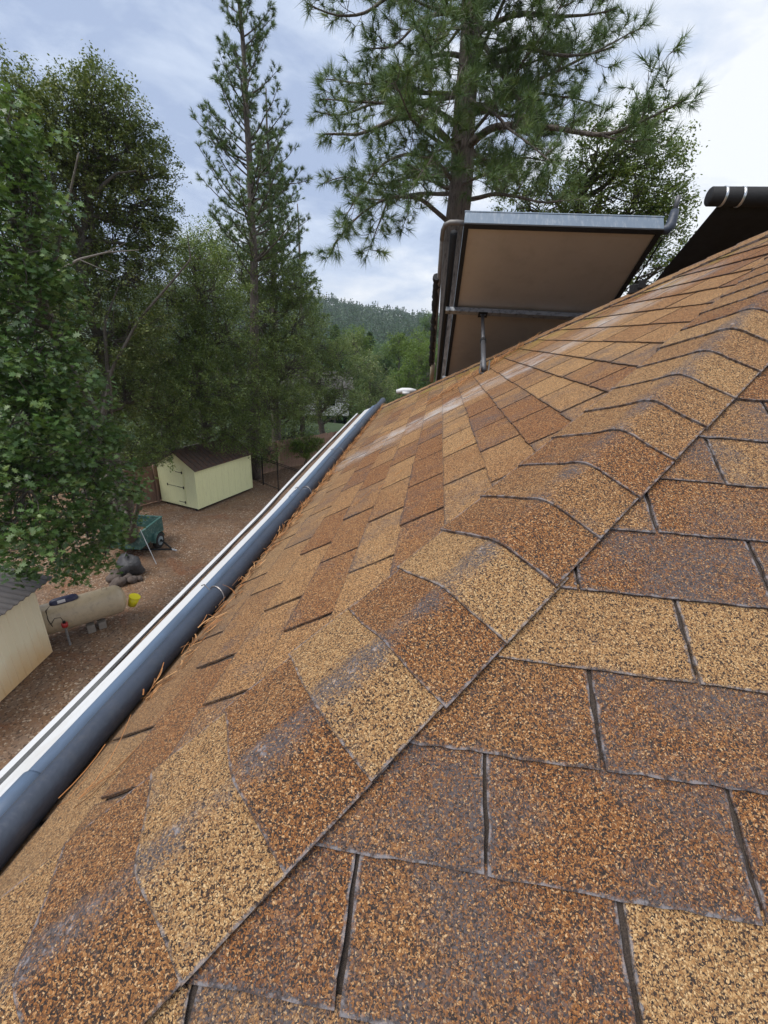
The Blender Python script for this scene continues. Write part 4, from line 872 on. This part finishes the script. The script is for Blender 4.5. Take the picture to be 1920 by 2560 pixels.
for i, (px, py, rp, ds, mt) in enumerate(((460, 560, 75, 34, 'crown of a farther oak filling the gap left of the slender pine trunk'), (110, 560, 95, 33, 'shaded oak far behind the left crowns'), (330, 900, 130, 29, 'dark oak in deep shade behind the board fence left of the yellow shed'), (600, 880, 110, 33, 'dark oak in shade behind the iron fence'), (140, 1000, 150, 27, 'dark oak behind the trailer at the lower left'))):
    O('background_oak', mt, tuple(at(px, py+rp+60, ds)*[1, 1, 0]+[0, 0, GZ]), [(px, py+rp*.6, ds), (px, py, ds)],
      [(px+rp*a_, py+rp*b_, rp*.55, ds+dz_) for a_, b_, dz_ in ((-.6, -.2, 0), (0, -.5, .5), (.6, -.1, 0), (-.4, .45, 0), (.4, .5, .5), (0, 0, 1))], M_OAKM, .13, .7, RHOMB, 30+i, cl=.6, per=40, r0=.22, group='oaks behind the yard')

# ---- pines
def tufts(name, P, D, mat, parent, n, length, width, seed, spread=.75):
    r = np.random.default_rng(seed); K = len(P)
    d = D[:, None, :]+r.normal(0, spread, (K, n, 3)); d /= np.linalg.norm(d, axis=2)[:, :, None]
    L = length*r.uniform(.65, 1.1, (K, n))*(.8+.4*r.random((K, 1)))
    o = P[:, None, :]-D[:, None, :]*length*.45*r.random((K, n, 1))
    tip = o+d*L[:, :, None]; tip[:, :, 2] -= .12*L
    s = np.cross(d, r.normal(0, 1, (K, n, 3))); s /= np.linalg.norm(s, axis=2)[:, :, None]+1e-9
    V = np.stack([o-s*width, o+s*width, tip], 2)
    tc_ = r.beta(2, 2.2, (K, 1)); c = np.clip(tc_*.6+.4*r.beta(2, 2.5, (K, n)), 0, 1)
    col = np.stack([c.ravel(), np.zeros(K*n), np.zeros(K*n)], 1)
    return mesh_batch(name, V.reshape(-1, 3), 3, mat, parent, col)
def limb_growth(line, r0, r, bb, TP, TD, sub_len, step, droop=0, start=.25, tstep=.16, maxz=99):
    seg = np.linalg.norm(np.diff(line, axis=0), axis=1); cum = np.concatenate([[0], np.cumsum(seg)]); L = cum[-1]
    n = max(6, int(L/.18)); t = np.linspace(0, 1, n); p = np.stack([np.interp(t*L, cum, line[:, i]) for i in range(3)], 1)
    p[1:-1] += r.normal(0, .022, p[1:-1].shape)*min(1, L/2)
    for _ in range(2): p[1:-1] = (p[:-2]+2*p[1:-1]+p[2:])/4
    bb.tube(p, r0*(1-t*.82), 6, False)
    s = start*L; side_ = 1
    while s < L:
        f = s/L; i = min(n-2, int(f*(n-1))); q = p[i]; d = p[i+1]-p[i]; d /= np.linalg.norm(d)
        lat = np.cross(d, Z); lat /= np.linalg.norm(lat)+1e-9; side_ = -side_
        dd = d*r.uniform(.4, .9)+lat*side_*r.uniform(.4, 1)+Z*r.normal(.1-droop, .35); dd /= np.linalg.norm(dd)
        sl = sub_len*r.uniform(.45, 1.1)*(1-.55*f); m_ = 7; sp = [q]; cd_ = dd.copy()
        for k in range(m_):
            cd_ = cd_+r.normal(0, .2, 3)+Z*.09; cd_ /= np.linalg.norm(cd_); sp.append(sp[-1]+cd_*sl/m_)
        sp = np.array(sp); bb.tube(sp, np.linspace(max(.007, r0*.3*(1-f)), .005, m_+1), 4, False)
        TP.append(sp[-1]); TD.append(cd_)
        k = .35
        while k < 1:
            j = int(k*m_); b_ = sp[j]; e_ = sp[j+1]-sp[j]; e_ /= np.linalg.norm(e_)
            o_ = r.normal(0, 1, 3); o_ = o_-(o_@e_)*e_; o_ /= np.linalg.norm(o_); tw_ = e_*.7+o_*.8+Z*.25; tw_ /= np.linalg.norm(tw_)
            tl_ = r.uniform(.1, .3)*min(1, sub_len); bb.tube([b_, b_+tw_*tl_*.5+Z*.01, b_+tw_*tl_], .005, 3, False)
            TP.append(b_+tw_*tl_); TD.append(tw_); k += tstep/max(.3, sl)*r.uniform(.7, 1.3)
        s += step*r.uniform(.6, 1.3)
    TP.append(p[-1]); TD.append(d)
def pine(name, label, base, pts, r0, r1, limbs, mat, n, nl, wd, seed, sub, step, group, auto=None, tstep=.16, spread=.75, keep=None):
    r = np.random.default_rng(seed); t = thing(name, label, 'pine tree', base, group)
    tr = np.array([V3(*base)]+[at(*p) for p in pts]); k = len(tr); ts = np.linspace(0, k-1, 14*k)
    tp = np.stack([np.interp(ts, range(k), tr[:, i]) for i in range(3)], 1)
    tp += np.stack([np.sin(ts*5+seed)*.02, np.cos(ts*4)*.02, ts*0], 1)
    MB().tube(tp, np.interp(tp[:, 2], [GZ, 1, tp[-1][2]], [r0*1.25, r0, r1]), 18).build('trunk', M_BARK_P, t, True)
    bb = MB(); TP = []; TD = []
    for ln, rr0 in limbs:
        ln = np.array([at(*p) for p in ln]); limb_growth(ln, rr0, r, bb, TP, TD, sub, step, tstep=tstep)
    if auto:
        for z0_, z1_, cnt, l0, l1, up0, curve in auto:
            for i in range(cnt):
                z = z0_+(z1_-z0_)*(i+r.random())/cnt; j = np.argmin(abs(tp[:, 2]-z)); a_ = r.uniform(0, 2*math.pi) if cnt < 400 else 0
                L = (l0+(l1-l0)*(z-z0_)/(z1_-z0_+1e-9))*r.uniform(.7, 1.1); d = V3(math.cos(a_), math.sin(a_), up0+r.normal(0, .12)); d /= np.linalg.norm(d)
                ln = [tp[j]]; 
                for q in range(8): d = d+Z*curve+r.normal(0, .07, 3); d /= np.linalg.norm(d); ln.append(ln[-1]+d*L/8)
                if keep and not keep(ln[-1]): continue
                limb_growth(np.array(ln), max(.018, .013*L+.008), r, bb, TP, TD, sub*min(1, L/2), step, tstep=tstep)
    bb.build('branches', M_BARK_P, t, True)
    TP = np.array(TP); TD = np.array(TD)
    if keep: ok_ = np.array([keep(p) for p in TP]); TP, TD = TP[ok_], TD[ok_]
    tufts('crown', TP, TD, mat, t, n, nl, wd, seed, spread)
    return len(TP)
def clear(p):            # nothing grows into the roof, the collectors or the camera's own air space
    q = p-CAM; dcam = np.linalg.norm(q)
    return dcam > 6.5 and not (p[2] < 2.6 and -1 < p[0] < 7 and p[1] < 7.5)
D0 = 12.6
big = [([(1000, 320, D0), (1040, 290, D0-.5), (1080, 272, D0-1), (1150, 270, D0-1.4), (1230, 282, D0-1.6), (1300, 292, D0-1.9), (1380, 270, D0-2), (1430, 240, D0-2), (1475, 218, D0-2)], .085),
 ([(1380, 270, D0-2), (1405, 215, D0-2), (1412, 175, D0-2.1)], .02), ([(1300, 292, D0-1.9), (1360, 310, D0-2.1), (1410, 300, D0-2.3)], .02),
 ([(1000, 432, D0), (1060, 420, D0-.8), (1110, 425, D0-1.3), (1180, 436, D0-1.8), (1260, 430, D0-2.2)], .055),
 ([(1020, 60, D0), (1060, 120, D0-.4), (1095, 185, D0-.8), (1130, 215, D0-1), (1170, 290, D0-1.2)], .06),
 ([(1015, 190, D0), (1060, 110, D0-.5), (1120, 100, D0-1), (1200, 118, D0-1.4), (1280, 120, D0-1.6), (1325, 100, D0-1.7)], .06),
 ([(1020, 80, D0), (1080, 40, D0-.4), (1160, 30, D0-.8), (1250, 40, D0-1), (1330, 20, D0-1.2)], .06),
 ([(1022, 20, D0), (1090, -30, D0-.3), (1200, -40, D0-.7), (1360, -30, D0-1)], .06),
 ([(990, 350, D0), (965, 300, D0-.3), (925, 262, D0-.6), (890, 250, D0-1), (840, 262, D0-1.4), (780, 290, D0-1.7), (700, 290, D0-2)], .085),
 ([(1000, 280, D0), (950, 235, D0+.2), (880, 215, D0+.4), (800, 220, D0+.5), (740, 250, D0+.5), (680, 240, D0+.4)], .06),
 ([(985, 400, D0), (940, 345, D0-.5), (880, 330, D0-1), (830, 350, D0-1.4), (780, 410, D0-1.7), (745, 470, D0-2)], .05),
 ([(970, 482, D0), (930, 445, D0-.4), (890, 420, D0-.8), (840, 425, D0-1.1), (790, 450, D0-1.3), (740, 500, D0-1.5), (715, 545, D0-1.6)], .055),
 ([(840, 425, D0-1.1), (820, 480, D0-1.3), (800, 530, D0-1.4), (790, 560, D0-1.5)], .025), ([(890, 420, D0-.8), (880, 470, D0-.9), (865, 500, D0-1)], .02),
 ([(985, 380, D0), (900, 380, D0+.8), (820, 400, D0+1.2), (740, 380, D0+1.4), (690, 400, D0+1.4)], .05),
 ([(1015, 130, D0), (950, 110, D0), (880, 150, D0), (830, 200, D0), (800, 215, D0)], .055),
 ([(1022, 40, D0), (960, 20, D0-.4), (900, 50, D0-.7), (850, 105, D0-1), (790, 105, D0-1.2)], .055),
 ([(1025, -60, D0), (930, -40, D0-.4), (840, -10, D0-.8), (780, 40, D0-1.1), (720, 30, D0-1.3), (665, 8, D0-1.4)], .06),
 ([(1003, 330, D0), (1060, 350, D0+1), (1130, 340, D0+1.6), (1200, 350, D0+2)], .05),
 ([(1010, 230, D0), (1080, 220, D0+.8), (1150, 200, D0+1.3), (1240, 210, D0+1.7), (1300, 230, D0+1.9)], .055),
 ([(1010, 210, D0), (1060, 240, D0-1.2), (1130, 300, D0-2), (1200, 360, D0-2.6)], .045),
 ([(1000, 300, D0), (940, 330, D0-1.6), (900, 390, D0-2.6)], .04), ([(995, 400, D0), (1040, 380, D0-1.6), (1090, 390, D0-2.6)], .04),
 ([(1015, 120, D0), (990, 170, D0-1.8), (960, 250, D0-2.6)], .04), ([(1020, 60, D0), (980, 60, D0-2), (930, 110, D0-3)], .045)]
n1_ = pine('ponderosa_pine', 'big near pine with thick furrowed trunk rising behind the solar collector', tuple(at(957, 900, 12.3)*[1, 1, 0]+[0, 0, GZ]), [(968, 812, 12.4), (988, 480, D0), (1005, 250, D0), (1020, 0, D0), (1032, -400, D0)], .34, .17,
  big, M_PINE, 44, .25, .005, 21, 1.05, .155, 'pines around the yard', auto=[(4.2, 11, 36, 3.6, 2.6, .1, .03)], tstep=.15, keep=clear, spread=.7)
n2_ = pine('ponderosa_pine', 'slender tall pine with thin straight trunk and upswept limbs left of the big pine', tuple(at(552, 1010, 24)*[1, 1, 0]+[0, 0, GZ]), [(548, 560, 24), (540, 380, 24), (530, 190, 24), (518, 0, 24), (512, -80, 24), (508, -150, 24)], .21, .05,
  [], M_PINE2, 32, .23, .008, 22, .66, .19, 'pines around the yard', auto=[(3.2, 7.0, 36, 3.0, 2.9, .2, .09), (7.0, 14.0, 56, 2.8, .9, .45, .08)], tstep=.24, spread=.5)
n3_ = pine('ponderosa_pine', 'shorter bushy pine standing just behind and right of the slender pine', tuple(at(596, 1010, 29)*[1, 1, 0]+[0, 0, GZ]), [(592, 560, 29), (582, 380, 29), (574, 190, 29)], .18, .03,
  [], M_PINE2, 32, .24, .009, 23, .66, .19, 'pines around the yard', auto=[(2.0, 6.0, 46, 3.0, 2.3, .1, .07), (6.0, 10.5, 40, 2.3, .5, .3, .07)], tstep=.24, spread=.5)
n4_ = pine('ponderosa_pine', 'small dense pine low behind the oak crowns right of the two slender pines', tuple(at(655, 1010, 33)*[1, 1, 0]+[0, 0, GZ]), [(650, 600, 33), (642, 440, 33)], .15, .03,
  [], M_PINE2, 30, .28, .011, 24, .6, .28, 'pines around the yard', auto=[(1.0, 5.6, 40, 2.2, .5, .2, .07)], tstep=.3)
print('leaves', tot, 'tufts', n1_, n2_, n3_, n4_)

# ---- far wood and single valley trees
r = np.random.default_rng(77); Vf = []; Cf = []
def ftree(x, y, h, kind_, nf, V=Vf, Cl=Cf):
    z = hill_z(x, y); t = r.random(nf)
    if kind_ == 0: R = h*.21*(1-t)**.7*r.uniform(.35, 1.15, nf); hh = z+h*(.12+.88*t)
    else: th = np.arccos(r.uniform(-1, 1, nf)); R = h*.42*np.sin(th)*r.uniform(.75, 1, nf); hh = z+h*(.5+.42*np.cos(th))
    a_ = r.uniform(0, 6.28, nf); P = np.stack([x+R*np.cos(a_), y+R*np.sin(a_), hh], 1)
    s = h*(.07 if kind_ == 0 else .11)*r.uniform(.6, 1.4, nf)
    d = r.normal(0, 1, (nf, 3)); d[:, 2] = abs(d[:, 2])*.8+.3; d /= np.linalg.norm(d, axis=1)[:, None]; u, v = rot_frames(d, r)
    Q4 = np.stack([P-u*s[:, None], P+v*s[:, None]*.7, P+u*s[:, None], P-v*s[:, None]*.7], 1); V.append(Q4.reshape(-1, 3))
    b_ = (.32 if kind_ == 0 else .45)+r.uniform(-.12, .28); Cl.append(np.stack([np.clip(b_+r.normal(0, .07, nf), 0, 1), np.zeros(nf), np.zeros(nf)], 1))
for i in range(9000):
    az = math.radians(r.uniform(-38, 5)); rad = math.exp(r.uniform(math.log(105), math.log(960)))
    k = 0 if r.random() < .3 else 1; nf = int(np.clip(12000/rad, 30, 130))
    ftree(CAM[0]+rad*math.sin(az), CAM[1]+rad*math.cos(az), (r.uniform(9, 17) if k == 0 else r.uniform(6, 12)), k, nf)
mesh_batch('distant_forest', np.concatenate(Vf), 4, M_FAR, None, np.concatenate(Cf), 'stuff', 'dense mixed wood covering the valley and far hillside', 'forest')
for i, (px, ds, h, k, lab) in enumerate(((762, 95, 21, 0, 'tall dark conifer left of the pale round tree in the valley'), (800, 110, 24, 0, 'tallest dark conifer rising above the pale round tree'), (838, 120, 22, 0, 'dark conifer right behind the pale round tree'),
    (872, 105, 22, 0, 'dark conifer above the fresh light green tree'), (905, 118, 24, 0, 'tall conifer between the light green tree and the collector pipes'), (935, 100, 21, 0, 'conifer standing next to the insulated riser pipe'), (725, 100, 22, 0, 'dark conifer showing over the shaded oak crowns'),
    (880, 70, 9, 1, 'round green tree in the valley behind the fresh light green tree'), (800, 64, 9, 1, 'round tree in the valley above the yellow green tree'), (935, 62, 9, 1, 'round green tree close to the collector pipes'))):
    c = at(px, 700, ds); Vt, Ct = [], []; h *= (.84, .92, .78, .95, .88)[i % 5]; ftree(c[0], c[1], h, k, 1700, Vt, Ct)
    z = hill_z(c[0], c[1]); t = thing('valley_conifer' if k == 0 else 'valley_tree', lab, 'tree', (c[0], c[1], z), 'trees in the valley')
    MB().tube([V3(c[0], c[1], z-.3), V3(c[0], c[1], z+h*.8)], [.3, .08], 7).build('trunk', M_BARK_O, t)
    Ct[0][:, 0] = np.clip(Ct[0][:, 0]+.28, 0, 1)
    Vt = np.concatenate(Vt); ctr = Vt.reshape(-1, 4, 3).mean(1); Vt = (ctr[:, None]+(Vt.reshape(-1, 4, 3)-ctr[:, None])*.42).reshape(-1, 3)
    mesh_batch('crown', Vt, 4, M_FAR, t, np.concatenate(Ct))
# pale house glimpsed past the fence
ph = thing('neighbour_house', 'pale white house glimpsed through the oak trunks above the board fence', 'house', at(650, 970, 44)*[1, 1, 0]+[0, 0, GZ])
o = at(668, 965, 44)*[1, 1, 0]+[0, 0, GZ]
fr = frame2(o, (1, .3, 0), (-.3, 1, 0)); MB().box((-5.5, 0, 0), (4.0, 6, 2.6), fr).build('wall', M_WHITE, ph)
MB().add(fr([(-6, -.4, 2.6), (4.5, -.4, 2.6), (4.5, 6.4, 2.6), (-6, 6.4, 2.6), (-6, 3, 4), (4.5, 3, 4)]), [(0, 1, 5, 4), (2, 3, 4, 5), (0, 4, 3), (1, 2, 5), (0, 3, 2, 1)]).build('roof', M_CORR, ph)
for u in (-4, -1.5, 1.5): 
    wd_ = MB().box((u, -.04, 1), (u+1.1, -.001, 2), fr).build('window', M_HINGE, ph)

# ------------------------------------------------------------------ air between the house and the hills
hm = bpy.data.materials.new('haze_air'); hm.use_nodes = True; nt = hm.node_tree; nt.nodes.clear()
ou = nt.nodes.new('ShaderNodeOutputMaterial'); pv_ = nt.nodes.new('ShaderNodeVolumePrincipled')
pv_.inputs['Color'].default_value = (.80, .87, 1, 1); pv_.inputs['Density'].default_value = .00020; pv_.inputs['Anisotropy'].default_value = 0
nt.links.new(pv_.outputs[0], ou.inputs['Volume'])
hz = MB().box((-1400, -1400, -60), (1400, 1400, 90)).build('haze', hm, None, kind='stuff', label='thin bluish air in front of the wooded hills', cat='haze')
SC.cycles.volume_bounces = 0
